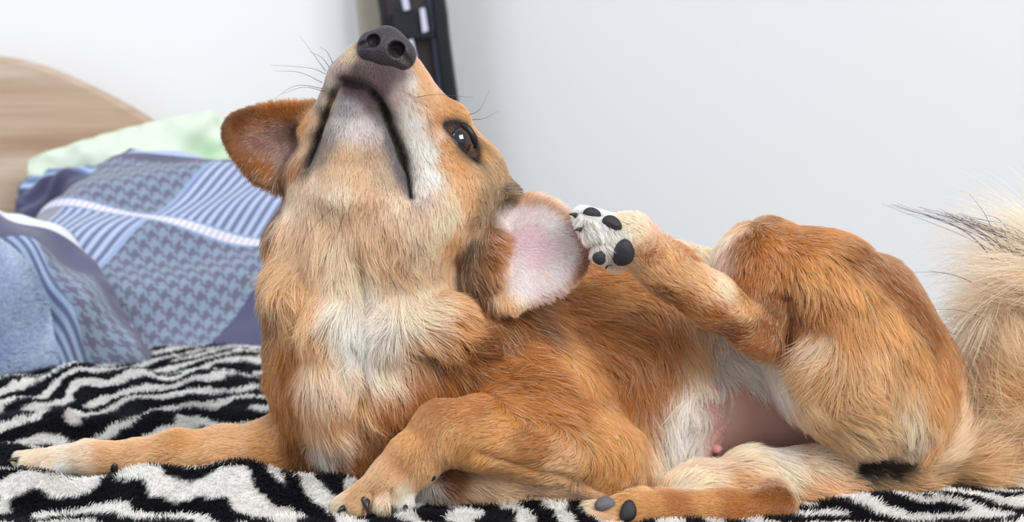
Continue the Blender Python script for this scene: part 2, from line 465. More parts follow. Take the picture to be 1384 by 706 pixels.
RIDGES = [(10, 0, 430, 8, .009, .040), (-80, -78, 455, -88, .020, .020), (-40, 315, 210, 335, .014, .030), (40, 440, 330, 500, .012, .045), (150, 190, 330, 150, .006, .022),
          (690, -120, 800, -118, .006, .014), (1150, -118, 1500, -100, .006, .020), (560, -182, 780, -186, .004, .010), (-60, 560, 260, 640, .02, .06), (330, 900, 700, 960, .01, .05), (-60, 150, 60, 120, .010, .03)]
def bed_height(x, y):
    P = np.stack([x, y, 0 * x], -1)
    h = 0.0022 * noise3(P, 31, 38) + 0.0016 * noise3(P, 32, 90) + 0.004 * noise3(P, 33, 14)
    for a, da, b, db, hh, w in RIDGES:
        p = at(a, 640, da)[:2]; q = at(b, 640, db)[:2]; e = q - p
        t = np.clip(((x - p[0]) * e[0] + (y - p[1]) * e[1]) / (e @ e), 0, 1)
        d = np.hypot(x - p[0] - t * e[0], y - p[1] - t * e[1])
        wob = 1 + 0.25 * np.sin(t * 9 + a) + 0.15 * np.sin(t * 23 + b)
        h = np.maximum(h, h * 0.4 + hh * wob * np.exp(-(d / w) ** 2))
    return h
# ================================================================ the dog
# The body is one continuous surface: tapered capsules and thick triangles blended into one distance field, then polygonised.
PR = []        # (kind, points, radii, blend, region, flat)
def cone(a, b, region, k=20, flat=None):
    PR.append(('c', (at(a[0], a[1], a[2]), at(b[0], b[1], b[2])), (rad(a[3], a[2]), rad(b[3], b[2])), k * S, region, flat))
def chain(region, pts, k=20, flat=None):
    for a, b in zip(pts[:-1], pts[1:]): cone(a, b, region, k, flat)
def ball(region, p, k=20, flat=None):
    cone(p, (p[0] + 0.5, p[1], p[2], p[3]), region, k, flat)
def sheet(region, tris, pts, r, k=8):
    for a, b, c in tris:
        PR.append(('t', tuple(at(*pts[i]) for i in (a, b, c)), (rad(r),) * 3, k * S, region, None))
DEP = ((0, 1, 0), 0.75)

# trunk and neck
chain('body', [(492, 332, 10, 122), (508, 430, 15, 135), (500, 520, 10, 128), (490, 585, 10, 92)], 40, DEP)
chain('body', [(560, 480, 50, 135), (680, 500, 75, 140), (800, 500, 85, 150), (905, 495, 95, 152), (1020, 510, 110, 138), (1150, 525, 85, 112)], 50, DEP)
chain('body', [(600, 610, 30, 62), (760, 612, 40, 62), (880, 610, 30, 62)], 40)
ball('body', (690, 400, 60, 80), 50)
ball('body', (500, 305, -18, 84), 40)
# rolls of the ruff
chain('body', [(535, 442, -72, 36), (600, 440, -60, 38), (662, 448, -38, 30)], 22)
chain('body', [(398, 325, -22, 30), (402, 390, -34, 36), (400, 455, -30, 32)], 24)
chain('body', [(455, 350, -66, 26), (450, 430, -78, 32), (448, 510, -76, 34), (446, 560, -66, 26)], 24)
chain('body', [(590, 648, -76, 38), (690, 652, -82, 40), (800, 650, -70, 40), (850, 642, -40, 36)], 24)
# belly flank
chain('body', [(925, 560, 0, 60), (915, 620, -10, 45)], 40)
# head
ball('head', (562, 238, 35, 98), 30)
chain('head', [(470, 250, 0, 68), (545, 285, -15, 95)], 30)
ball('head', (600, 255, 0, 78), 30)
ball('head', (437, 236, 5, 48), 24)
chain('head', [(560, 190, 15, 72), (520, 112, -35, 50), (516, 86, -45, 36)], 22)
chain('head', [(466, 118, -30, 27), (447, 190, 0, 38)], 14)
chain('head', [(486, 76, -48, 18), (468, 99, -38, 22)], 14)
chain('head', [(542, 112, -42, 29), (582, 200, -24, 48)], 18)
chain('head', [(482, 150, -58, 29), (487, 192, -52, 48), (490, 250, -42, 70)], 12)
ball('head', (607, 165, -10, 27), 16)
ball('head', (640, 240, 20, 42), 20)
# ears
EL = [(425, 143, 20), (425, 205, 5), (390, 250, -5), (350, 243, -8), (320, 212, -14), (306, 182, -16), (318, 158, -8), (368, 144, 4), (375, 195, 34)]
EL = [tuple(p) for p in spline(EL[:8] + EL[:1], 33)[:32]] + [EL[8]]
sheet('left_ear', [(i, (i + 1) % 32, 32) for i in range(32)], EL, 4.5, 6)
chain('left_ear', [(432, 170, 20, 24), (405, 235, 10, 24)], 16)
ER = [(655, 320, -55), (690, 274, -48), (738, 272, -72), (776, 300, -92), (792, 345, -98), (772, 380, -100), (706, 412, -98), (690, 416, -96), (650, 392, -72), (700, 335, -66)]
ER = [tuple(p) for p in spline(ER[:9] + ER[:1], 37)[:36]] + [ER[9]]
sheet('right_ear', [(i, (i + 1) % 36, 36) for i in range(36)], ER, 4.5, 6)
chain('right_ear', [(655, 300, -35, 26), (650, 370, -55, 24)], 18)
chain('right_ear', [(668, 325, -68, 16), (672, 370, -76, 18)], 10)
chain('head', [(675, 265, 0, 26), (690, 275, -30, 16)], 14)
# near foreleg
chain('near_foreleg', [(690, 470, -10, 80), (730, 545, -50, 72), (810, 610, -82, 50)], 40)
chain('near_foreleg', [(818, 618, -86, 36), (740, 600, -110, 50), (660, 585, -122, 46), (600, 585, -128, 40)], 26)
chain('near_foreleg', [(600, 582, -128, 38), (560, 620, -134, 34), (530, 650, -140, 31), (505, 668, -146, 24)], 16)
for x, y, d in ((462, 684, -140), (486, 684, -158), (518, 682, -166), (546, 680, -156)):
    chain('near_foreleg', [(525 + (x - 510) * 0.4, 660, -146, 18), (x, y, d, 14)], 8)
# far foreleg
chain('far_foreleg', [(430, 580, 20, 52), (380, 605, 15, 40), (300, 612, 5, 31), (240, 612, 0, 26), (185, 618, -6, 22)], 24)
chain('far_foreleg', [(185, 618, -6, 22), (120, 620, -8, 22), (80, 624, -8, 19)], 12)
for x, y, d in ((30, 622, 8), (38, 628, -10), (66, 634, -26), (52, 620, 20)):
    chain('far_foreleg', [(100, 622, -8, 16), (x, y, d, 11)], 8)
# raised hind leg: thigh, shank, metatarsus, paw
chain('raised_hindleg', [(1035, 362, -35, 66), (1105, 408, -45, 92), (1150, 480, -40, 100), (1195, 545, -30, 88), (1225, 590, -10, 62)], 30)
chain('raised_hindleg', [(1160, 430, 20, 90), (1205, 505, 20, 88)], 30)
chain('raised_hindleg', [(1030, 372, -55, 54), (1050, 415, -82, 42), (1036, 452, -112, 25)], 16)
chain('raised_hindleg', [(1030, 456, -118, 23), (968, 410, -122, 32), (900, 362, -122, 31), (856, 328, -122, 34)], 16)
chain('raised_hindleg', [(1034, 466, -114, 15), (1010, 452, -118, 22)], 10)
for x, y, d in ((793, 296, -118), (800, 310, -138), (815, 340, -140), (832, 352, -122)):
    chain('raised_hindleg', [(852, 322, -122, 26), (x, y, d, 15)], 10)
# resting hind leg
chain('resting_hindleg', [(1200, 640, -10, 46), (1110, 648, -35, 42), (1010, 654, -75, 38), (940, 666, -95, 32), (915, 675, -105, 26)], 24)
chain('resting_hindleg', [(1050, 682, -140, 21), (985, 690, -148, 25), (900, 688, -150, 23), (852, 690, -150, 25)], 12)
chain('resting_hindleg', [(1040, 668, -120, 22), (1052, 684, -138, 20)], 12)
for x, y, d in ((800, 692, -142), (806, 704, -160), (828, 712, -172), (852, 716, -172)):
    chain('resting_hindleg', [(852, 692, -152, 21), (x, y, d, 14)], 9)
chain('resting_hindleg', [(1235, 648, -5, 34), (1150, 668, -45, 28), (1090, 676, -75, 22)], 16)
# tail
chain('tail', [(1235, 612, 20, 42), (1300, 606, 45, 48), (1355, 560, 50, 54), (1390, 490, 45, 52), (1412, 415, 40, 42), (1415, 355, 30, 24)], 24)

REGIONS = sorted({p[4] for p in PR})
VOX = 3.2 * S
def prim_dist(p, X):
    kind, pts, rr, k, reg, flat = p
    if kind == 'c':
        a, b = pts; ba = b - a
        pa = X - a
        h = np.clip((pa @ ba) / max(ba @ ba, 1e-12), 0, 1)
        q = pa - h[..., None] * ba
        r = rr[0] + (rr[1] - rr[0]) * h
        if flat is not None:
            n = np.array(flat[0], float); f = flat[1]
            q = q + n * ((q @ n) * (1 / f - 1))[..., None]
            return (np.linalg.norm(q, axis=-1) - r) * (0.5 + 0.5 * f)
        return np.linalg.norm(q, axis=-1) - r
    a, b, c = pts                                             # thick triangle
    ba, cb, ac = b - a, c - b, a - c; n = np.cross(ba, ac)
    pa, pb, pc = X - a, X - b, X - c
    inside = (np.sign(pa @ np.cross(ba, n)) + np.sign(pb @ np.cross(cb, n)) + np.sign(pc @ np.cross(ac, n))) >= 2.0
    def seg(e, p_):
        t = np.clip((p_ @ e) / (e @ e), 0, 1); return ((p_ - t[..., None] * e) ** 2).sum(-1)
    de = np.minimum(np.minimum(seg(ba, pa), seg(cb, pb)), seg(ac, pc))
    dn = (pa @ n) ** 2 / (n @ n)
    return np.sqrt(np.where(inside, dn, de)) - rr[0]

def prim_box(p, m):
    pts = np.array(p[1]); r = max(p[2]) + m
    return pts.min(0) - r, pts.max(0) + r

def polygonise(prims, vox, cuts=(), floor_z=None):
    lo = np.min([prim_box(p, 3 * vox)[0] for p in prims], 0); hi = np.max([prim_box(p, 3 * vox)[1] for p in prims], 0)
    dims = np.ceil((hi - lo) / vox).astype(int) + 1
    G = np.full(dims, 1.0, np.float32)
    ax = [lo[i] + vox * np.arange(dims[i]) for i in range(3)]
    def local(p, m):
        a, b = prim_box(p, m)
        i0 = np.clip(np.floor((a - lo) / vox).astype(int), 0, dims); i1 = np.clip(np.ceil((b - lo) / vox).astype(int) + 1, 0, dims)
        sl = tuple(slice(i0[i], i1[i]) for i in range(3))
        X = np.stack(np.meshgrid(*[ax[i][sl[i]] for i in range(3)], indexing='ij'), -1)
        return sl, X
    for p in prims:
        k = p[3]; sl, X = local(p, k + 3 * vox)
        d = prim_dist(p, X).astype(np.float32); g = G[sl]
        h = np.maximum(k - np.abs(g - d), 0) / k
        G[sl] = np.minimum(g, d) - h * h * k * 0.25
    for p in cuts:
        k = p[3]; sl, X = local(p, k + 3 * vox)
        d = -prim_dist(p, X).astype(np.float32); g = G[sl]
        h = np.maximum(k - np.abs(g - d), 0) / k
        G[sl] = np.maximum(g, d) + h * h * k * 0.25
    if floor_z is not None:
        G = np.maximum(G, (floor_z - ax[2])[None, None, :].astype(np.float32))
    # surface nets
    sgn = G < 0
    cs = np.zeros(dims - 1, np.int8)
    for o in np.ndindex(2, 2, 2):
        cs += sgn[o[0]:dims[0] - 1 + o[0], o[1]:dims[1] - 1 + o[1], o[2]:dims[2] - 1 + o[2]]
    act = (cs > 0) & (cs < 8)
    ci = np.argwhere(act); idx = np.full(act.shape, -1, np.int64); idx[act] = np.arange(len(ci))
    acc = np.zeros((len(ci), 3)); cnt = np.zeros(len(ci))
    corners = list(np.ndindex(2, 2, 2))
    for a in corners:
        for axis in range(3):
            if a[axis] == 1: continue
            b = list(a); b[axis] = 1
            va = G[tuple((ci + a).T)]; vb = G[tuple((ci + b).T)]
            m = (va < 0) != (vb < 0)
            t = np.where(m, va / np.where(m, va - vb, 1), 0)
            pos = np.array(a, float)[None] + 0; pos = np.repeat(pos, len(ci), 0); pos[:, axis] += t
            acc[m] += pos[m]; cnt[m] += 1
    V = lo + vox * (ci + acc / cnt[:, None])
    Fs = []
    for axis in range(3):
        u, w = (axis + 1) % 3, (axis + 2) % 3
        s0 = [slice(None)] * 3; s1 = [slice(None)] * 3
        s0[axis] = slice(0, dims[axis] - 1); s1[axis] = slice(1, dims[axis])
        A, B = sgn[tuple(s0)], sgn[tuple(s1)]
        e = np.argwhere(A != B)
        e = e[(e[:, u] > 0) & (e[:, w] > 0) & (e[:, u] < dims[u] - 1) & (e[:, w] < dims[w] - 1)]
        flip = A[tuple(e.T)]
        def c(du, dw):
            q = e.copy(); q[:, u] -= du; q[:, w] -= dw; return idx[tuple(q.T)]
        q = np.stack([c(1, 1), c(0, 1), c(0, 0), c(1, 0)], 1)
        q[~flip] = q[~flip][:, ::-1]
        Fs.append(q)
    Fq = np.concatenate(Fs); Fq = Fq[(Fq >= 0).all(1)]
    return V, Fq
def edges_of(Fq):
    e = np.concatenate([Fq[:, [0, 1]], Fq[:, [1, 2]], Fq[:, [2, 3]], Fq[:, [3, 0]]])
    return np.unique(np.sort(e, 1), axis=0)
def relax(V, E, n, f=0.5):
    for _ in range(n):
        acc = np.zeros_like(V)
        for i in range(3):
            acc[:, i] = np.bincount(E[:, 0], V[E[:, 1], i], len(V)) + np.bincount(E[:, 1], V[E[:, 0], i], len(V))
        cnt = np.bincount(E.ravel(), minlength=len(V))
        V = V + f * (acc / np.maximum(cnt, 1)[:, None] - V)
    return V
def vnormals(V, Fq):
    n = np.cross(V[Fq[:, 2]] - V[Fq[:, 0]], V[Fq[:, 3]] - V[Fq[:, 1]])
    out = np.zeros_like(V)
    for k in range(4):
        for i in range(3): out[:, i] += np.bincount(Fq[:, k], n[:, i], len(V))
    return unit(out)

BV, BF = polygonise(PR, VOX, floor_z=-0.012)
BE = edges_of(BF)
BV = relax(BV, BE, 2, 0.5)
BN = vnormals(BV, BF)

def bvh_now(): return BVHTree.FromPolygons([tuple(v) for v in BV], BF.tolist())
BVH = bvh_now()
def hit(px, py):
    v = unit(ray(px, py))
    loc, nor, idx, dist = BVH.ray_cast(Vector(CAM), Vector(v))
    if loc is None: return None
    return np.array(loc), np.array(nor), idx
def hit_near(px, py):
    for r in range(0, 26, 2):
        for k in range(1 if r == 0 else 12):
            h = hit(px + r * math.cos(k * 0.5236), py + r * math.sin(k * 0.5236))
            if h is not None:
                return h
def groove(pts, width, depth, raised=0.0):
    """press a crease into the body along pixels seen from the front"""
    global BV
    pts = spline([(x, y, 0) for x, y in pts], 10 * len(pts))
    hs = [hit(x, y) for x, y, _ in pts]; hs = np.array([h[0] for h in hs if h is not None])
    d = np.full(len(BV), 9.0)
    for h in hs: d = np.minimum(d, np.linalg.norm(BV - h, axis=1))
    w = np.exp(-(d / (width * S)) ** 2)
    BV = BV - BN * (w * depth * S)[:, None]
groove([(482, 340), (490, 400), (494, 470), (484, 540)], 9, 9)
groove([(560, 478), (610, 484), (668, 484)], 10, 8)
groove([(788, 304), (806, 307)], 3, 6); groove([(797, 327), (818, 329)], 3, 6); groove([(806, 300), (818, 320), (826, 332)], 3, 4)
# creases: both mouth corners, the eye socket, folds of the legs and toes
groove([(463, 112), (485, 116), (505, 128), (520, 150), (533, 182), (545, 215), (553, 246), (556, 264)], 7, 15)
groove([(455, 118), (444, 145), (434, 175), (424, 205), (418, 222)], 4, 7)
groove([(604, 170), (616, 182), (628, 196), (638, 208)], 12, 7)
groove([(1062, 402), (1068, 430), (1066, 462)], 8, 9)
groove([(655, 612), (720, 632), (800, 650)], 7, 5)
groove([(500, 690), (505, 668)], 4, 5); groove([(530, 690), (528, 664)], 4, 5)
groove([(984, 515), (983, 560), (960, 600)], 4, 6)
BN = vnormals(BV, BF)
BVH = bvh_now()

# the eye sits in its socket
h_ = hit(623, 190)
EYE_R = 23 * S
EYE = h_[0] - unit(CAM - h_[0]) * (-1) * 0 - unit(h_[1] + unit(CAM - h_[0])) * 15 * S

# ---- region membership of every surface point
RD = np.full((len(REGIONS), len(BV)), 1.0)
for p in PR:
    lo_, hi_ = prim_box(p, 60 * S)
    m = ((BV > lo_) & (BV < hi_)).all(1)
    if m.any():
        r = REGIONS.index(p[4]); RD[r, m] = np.minimum(RD[r, m], prim_dist(p, BV[m]))
RW = np.exp(-(RD - RD.min(0)) / (9 * S)); RW /= RW.sum(0)
RLAB = RD.argmin(0)

# ---- coat chart: where, which way the hair lies, its length, its colour with some light and shade put in, (its lift)
G_ = (182, 112, 52); G2 = (214, 152, 84); DG = (136, 76, 32); DD = (100, 60, 30); T_ = (226, 175, 120); T2 = (230, 190, 150)
CR = (248, 213, 182); W_ = (250, 244, 236); CT = (236, 198, 158); CH = (234, 192, 142); GW = (205, 198, 196); K_ = (34, 28, 30); PK = (86, 66, 72); BR = (160, 126, 88); SK = (192, 150, 138); PI = (244, 208, 210)
W2 = (242, 228, 216); PG = (196, 176, 170)
CHART = [
 # muzzle and lips
 (447, 138, -.25, 1, 8, CR), (452, 112, -.3, 1, 7, (226, 206, 184)), (466, 95, -.4, 1, 7, (190, 168, 158)), (473, 78, -.5, 1, 6, (220, 195, 165)),
 (482, 92, -.2, 1, 4, PK), (497, 98, -.1, 1, 3, PK), (515, 100, .1, 1, 3, PK), (530, 98, .3, 1, 3, PK), (508, 114, .1, 1, 4, PK), (522, 118, .3, 1, 4, PK),
 (470, 108, -.2, 1, 5, (120, 104, 108)), (486, 112, 0, 1, 4, K_), (463, 112, -.2, 1, 5, K_), (505, 126, .2, 1, 4, K_), (490, 124, 0, 1, 4, PK), (478, 122, 0, 1, 5, PK), (500, 140, .2, 1, 5, PK),
 (542, 104, .5, 1, 5, PG), (540, 120, .4, 1, 6, PG), (552, 112, .5, 1, 7, W_), (536, 136, .3, 1, 7, PG), (548, 138, .3, 1, 8, W_), (562, 128, .5, 1, 8, CR), (568, 100, .7, 1, 8, T_), (574, 120, .7, 1, 9, T_),
 (558, 160, .3, 1, 9, W_), (573, 150, .5, 1, 9, CR), (584, 140, .8, .9, 9, T_), (548, 175, .2, 1, 9, W2), (566, 190, .25, 1, 11, W_),
 (519, 150, .3, 1, 5, K_), (532, 182, .2, 1, 5, K_), (543, 214, .2, 1, 5, K_), (551, 244, .1, 1, 6, K_), (555, 264, 0, 1, 8, (90, 80, 80)),
 (524, 188, .1, 1, 8, (110, 104, 108)), (536, 226, .1, 1, 8, (120, 112, 112)), (512, 160, .2, 1, 7, (120, 110, 114)),
 (470, 142, -.1, 1, 9, (150, 142, 148)), (485, 148, 0, 1, 8, (170, 158, 160)), (463, 160, -.1, 1, 10, (176, 168, 170)), (492, 168, 0, 1, 10, (220, 210, 208)), (475, 175, 0, 1, 10, (214, 204, 200)), (508, 180, .1, 1, 9, (206, 190, 186)),
 (450, 128, -.2, 1, 6, (70, 62, 66)), (443, 150, -.2, 1, 5, K_), (433, 178, -.2, 1, 5, K_), (424, 206, -.2, 1, 6, K_), (417, 224, -.2, 1, 8, (110, 100, 92)), (446, 180, -.1, 1, 9, (150, 138, 130)), (436, 205, -.1, 1, 10, (170, 148, 128)),
 (425, 165, -.3, 1, 8, T2), (412, 200, -.3, 1, 9, T2),
 # underside of the jaw and throat
 (470, 205, 0, 1, 10, T2), (505, 210, .05, 1, 10, (206, 172, 140)), (450, 225, -.1, 1, 11, T2), (520, 235, .1, 1, 11, (208, 180, 150)), (490, 240, 0, 1, 12, T2), (425, 245, -.2, 1, 13, CR), (400, 250, -.3, 1, 14, CR), (395, 280, -.3, 1, 16, CR),
 (460, 262, 0, 1, 16, CR), (500, 270, 0, 1, 14, T2), (540, 272, .05, 1, 16, CR), (470, 290, 0, 1, 20, T2), (430, 300, -.15, 1, 26, T2), (520, 310, .05, 1, 22, T2), (560, 310, .1, 1, 20, CR), (390, 310, -.3, 1, 26, T2),
 # right cheek and side of the head
 (580, 205, .25, 1, 11, W_), (580, 235, .2, 1, 13, W_), (565, 255, .1, 1, 14, W2), (600, 262, .2, 1, 14, CR), (592, 178, .4, 1, 9, CR), (604, 196, .4, 1, 9, G2), (600, 215, .35, 1, 10, T_), (620, 222, .3, 1, 11, G2), (622, 245, .3, 1, 13, T_), (640, 232, .3, 1, 12, T_), (612, 280, .2, 1, 16, CR), (632, 270, .2, 1, 15, T_), (590, 300, .1, 1, 18, CR), (615, 320, .15, 1, 20, T_), (580, 340, .05, 1, 22, CR), (636, 310, .2, 1, 18, T2),
 (588, 150, .8, .8, 8, G2), (602, 145, .9, .5, 9, G2), (620, 150, .9, .6, 10, G2), (638, 162, .9, .9, 10, G2), (650, 182, .6, 1, 10, G2), (590, 165, .5, 1, 8, (190, 130, 80)), (602, 178, .4, 1, 6, (120, 80, 56)),
 (603, 168, .6, .5, 5, (70, 48, 40)), (618, 168, .9, .3, 5, K_), (634, 180, .7, .9, 6, K_), (642, 200, .3, 1, 6, K_), (640, 214, .2, 1, 6, (60, 44, 38)), (617, 196, .5, 1, 5, (80, 54, 42)), (628, 207, .5, 1, 5, (80, 54, 42)),
 (650, 208, .4, 1, 10, G2), (655, 225, .35, 1, 12, BR), (662, 250, .3, 1, 13, BR), (672, 238, .5, 1, 12, (176, 132, 84)), (678, 262, .4, 1, 14, (140, 112, 84)), (668, 280, .1, 1, 16, (130, 104, 78)), (652, 275, .1, 1, 16, BR), (687, 255, .9, -.4, 16, (70, 56, 46)), (690, 270, .8, .5, 16, (90, 70, 54)),
 (645, 300, -.1, 1, 20, (150, 108, 70)), (636, 340, -.2, 1, 22, (110, 74, 48)),
 # neck ruff
 (372, 290, -.6, .8, 30, DD), (355, 320, -.7, .8, 34, DG), (342, 365, -.6, .9, 36, DG), (344, 410, -.5, 1, 36, DG), (356, 450, -.3, 1, 34, DG), (366, 500, -.2, 1, 34, G_), (378, 545, -.2, 1, 34, G_),
 (375, 340, -.4, 1, 44, T_), (385, 375, -.4, 1, 46, T_), (388, 415, .1, 1, 46, T_), (400, 330, -.2, 1, 36, T2), (395, 460, -.1, 1, 42, G_), (400, 505, 0, 1, 40, G_), (395, 560, 0, 1, 40, G_),
 (430, 340, -.1, 1, 34, T2), (425, 380, -.15, 1, 40, T_), (425, 420, -.1, 1, 46, T_), (428, 460, 0, 1, 44, T_), (440, 500, .1, 1, 44, CR),
 (462, 340, -.05, 1, 36, CR), (462, 380, 0, 1, 40, CR), (466, 420, 0, 1, 46, W2), (478, 460, 0, 1, 46, W_), (478, 500, .1, 1, 40, CR), (488, 340, 0, 1, 30, T2), (492, 390, 0, 1, 40, W2), (500, 430, .1, 1, 46, W_), (495, 480, .1, 1, 44, W2),
 (530, 350, .1, 1, 28, T2), (535, 395, .2, 1, 34, CR), (525, 440, .3, 1, 40, W2), (525, 490, .3, 1, 40, CR), (570, 385, .4, 1, 32, CR), (570, 425, .8, .8, 40, CR), (560, 465, .7, .8, 40, T_), (610, 370, .4, 1, 28, T2), (615, 405, .8, .7, 36, T_), (610, 440, .9, .5, 42, G2), (600, 475, .8, .6, 42, DG), (640, 420, .9, .5, 38, G_), (645, 455, .95, .3, 44, DG), (670, 440, .9, .5, 40, (140, 84, 44)), (650, 390, .6, .8, 30, (120, 76, 46)), (690, 430, .9, .6, 36, DG),
 (560, 510, .5, .8, 40, G_), (610, 510, .8, .5, 38, G_), (480, 535, .2, 1, 44, T_), (520, 540, .3, 1, 40, G_), (440, 550, .1, 1, 44, T_), (455, 580, 0, 1, 44, CR), (430, 600, 0, 1, 36, W2), (480, 590, .2, 1, 42, G_), (510, 580, .2, 1, 36, (170, 120, 84)), (420, 620, 0, 1, 30, DG), (470, 625, .1, 1, 30, DG), (400, 595, -.2, 1, 30, DG),
 # trunk
 (720, 430, .9, .5, 34, DG), (740, 390, 1, .3, 30, G_), (770, 420, 1, .25, 30, (186, 112, 54)), (790, 385, 1, .2, 26, G_), (830, 400, 1, .2, 28, G2), (850, 370, 1, .15, 24, G_), (880, 345, 1, .1, 20, (178, 108, 52)), (920, 335, 1, .1, 20, (180, 108, 52)), (900, 400, .95, .4, 28, DG), (720, 470, .9, .6, 36, G_), (760, 480, .7, .8, 36, G2), (800, 460, .8, .6, 34, G_), (850, 450, .8, .6, 34, G_), (900, 450, .5, .9, 36, G_), (830, 520, .6, .9, 34, G_), (870, 520, .3, 1, 38, G_), (860, 570, .4, 1, 38, T_), (890, 600, .1, 1, 40, CR), (905, 500, 0, 1, 44, G_), (930, 470, .1, 1, 44, T_), (945, 500, -.25, 1, 46, CR), (930, 530, -.3, 1, 48, W2), (920, 570, -.3, 1, 48, W_), (905, 610, -.2, 1, 46, W2), (895, 650, -.1, 1, 40, CR), (870, 640, .2, 1, 36, T_), (850, 665, .6, .6, 28, T_), (640, 665, 1, .25, 24, T2), (700, 668, 1, .2, 24, T2), (780, 670, 1, .2, 24, T2), (610, 650, 1, .3, 24, DG),
 (980, 490, .8, .4, 40, W2), (1010, 505, .8, .5, 44, W2), (960, 520, -.2, 1, 30, GW), (945, 560, -.3, 1, 30, W2), (935, 605, -.3, .9, 34, W2), (960, 545, 0, 1, 0, SK), (1000, 540, 0, 1, 0, SK), (1030, 560, 0, 1, 0, SK), (1000, 585, 0, 1, 0, SK), (970, 590, 0, 1, 0, SK), (1070, 590, 0, 1, 0, SK), (1060, 565, 0, 1, 0, SK), (1100, 600, .8, .3, 6, (190, 146, 128)),
 # near foreleg
 (690, 510, 1, 0, 28, G_), (740, 500, 1, .3, 30, G_), (700, 540, 1, .05, 22, G_), (760, 550, 1, .35, 26, G_), (800, 580, .9, .6, 26, G2), (830, 610, .6, .8, 22, G2), (820, 640, -.2, .6, 18, G2), (650, 550, -.9, .15, 13, G_), (610, 555, -.8, .5, 11, (170, 106, 52)), (580, 570, -.3, .9, 11, (178, 114, 58)), (670, 580, -1, .1, 15, G2), (730, 600, -1, .15, 18, G_), (620, 590, -.6, .7, 12, G2), (600, 610, 0, 1, 14, T_), (640, 622, -.4, .9, 16, G2), (700, 628, -.9, .3, 18, G2), (770, 625, -1, .1, 18, T_), (560, 600, -.4, .9, 10, G2), (545, 625, -.5, .8, 10, (196, 134, 76)), (575, 640, -.1, 1, 15, T_), (572, 662, 0, 1, 15, W2), (525, 648, -.6, .7, 10, T_), (540, 668, -.1, 1, 12, CR), (500, 665, -.7, .5, 10, T_), (480, 675, -.8, .5, 9, T_), (515, 682, -.2, 1, 10, CR), (550, 680, 0, 1, 10, W_), (465, 688, -.8, .4, 9, CR),
 # far foreleg
 (415, 590, -.9, .4, 14, G2), (370, 605, -1, .25, 12, G2), (320, 605, -1, .1, 11, T_), (300, 625, -1, .3, 12, T_), (245, 600, -1, 0, 10, G2), (250, 620, -.9, .4, 11, T_), (200, 612, -1, .1, 10, T_), (150, 614, -1, .1, 11, T_), (180, 632, -.7, .7, 14, T_), (110, 618, -1, .1, 12, CR), (70, 622, -1, .2, 11, CR), (40, 625, -1, .3, 10, CR), (80, 634, -.8, .6, 10, W_), (220, 630, -.8, .6, 12, T_),
 # raised hind leg
 (985, 315, -.6, .9, 30, CR), (965, 340, -.6, 1, 30, CR), (975, 365, -.5, .8, 24, CR), (1000, 300, -.2, .3, 18, T_), (1030, 292, .9, -.1, 14, DG), (1060, 295, 1, .2, 16, (182, 112, 54)), (1010, 330, -.3, 1, 16, DG), (1040, 330, .6, .9, 18, G_), (1080, 320, .8, .6, 20, G_), (1120, 315, .9, .6, 22, (188, 116, 56)), (1160, 345, .8, .8, 24, DG), (1060, 370, .2, 1, 20, G_), (1020, 365, -.4, .9, 16, G_), (1100, 370, .3, 1, 24, G2), (1150, 390, .5, 1, 28, G2), (1195, 375, .7, .9, 24, DG), (1225, 410, .6, 1, 26, DG), (1250, 445, .5, 1, 26, DG), (1200, 430, .5, 1, 30, G2), (1080, 420, .1, 1, 24, DG), (1050, 400, -.1, 1, 14, DG), (1110, 420, .1, 1, 30, G_), (1075, 460, .1, 1, 30, DG), (1100, 470, -.4, 1, 50, T_), (1110, 458, -.5, 1, 56, CR), (1125, 490, -.6, .9, 50, T_), (1150, 440, .2, 1, 34, G2), (1180, 490, .1, 1, 36, T_), (1230, 480, .3, 1, 30, G2), (1270, 490, .3, 1, 26, G_), (1210, 530, .1, 1, 34, CH), (1260, 540, .1, 1, 30, G2), (1290, 560, .1, 1, 26, G2), (1235, 580, .15, 1, 32, (236, 208, 176)), (1225, 555, .1, 1, 32, (236, 206, 172)), (1265, 600, .2, 1, 30, G2), (1205, 600, .3, 1, 26, CH), (1160, 540, .6, .7, 38, T_), (1120, 540, .9, .5, 40, T_), (1080, 520, .8, .6, 42, CH), (1050, 505, .8, .6, 44, W2), (1150, 580, .8, .4, 36, CH), (1100, 565, .9, .5, 38, T_), (1190, 565, .5, .8, 32, CH), (1170, 605, .6, .5, 24, CH),
 (1040, 440, 0, 1, 10, DG), (1025, 465, -.6, .3, 10, (178, 106, 50)), (1000, 450, -.8, -.3, 12, DG), (1010, 415, -.5, .6, 14, T_), (985, 400, -.8, -.5, 14, CR), (960, 395, -.8, -.5, 14, T_), (970, 430, -.85, -.5, 14, G_), (930, 375, -.85, -.5, 13, T_), (935, 410, -.85, -.6, 14, G_), (900, 350, -.8, -.5, 12, T_), (895, 375, -.8, -.6, 13, T_), (870, 325, -.85, -.4, 12, CR), (860, 355, -.8, -.5, 12, T_), (845, 300, -1, -.2, 12, CR), (820, 290, -1, -.1, 13, W_), (800, 285, -1, 0, 12, W_), (810, 312, .6, .8, 20, W_), (795, 310, .6, .8, 20, W2), (822, 330, .6, .8, 18, W2), (815, 350, .5, .9, 12, GW), (840, 362, .2, 1, 10, CR), (840, 318, .5, .8, 8, W2),
 # resting hind leg
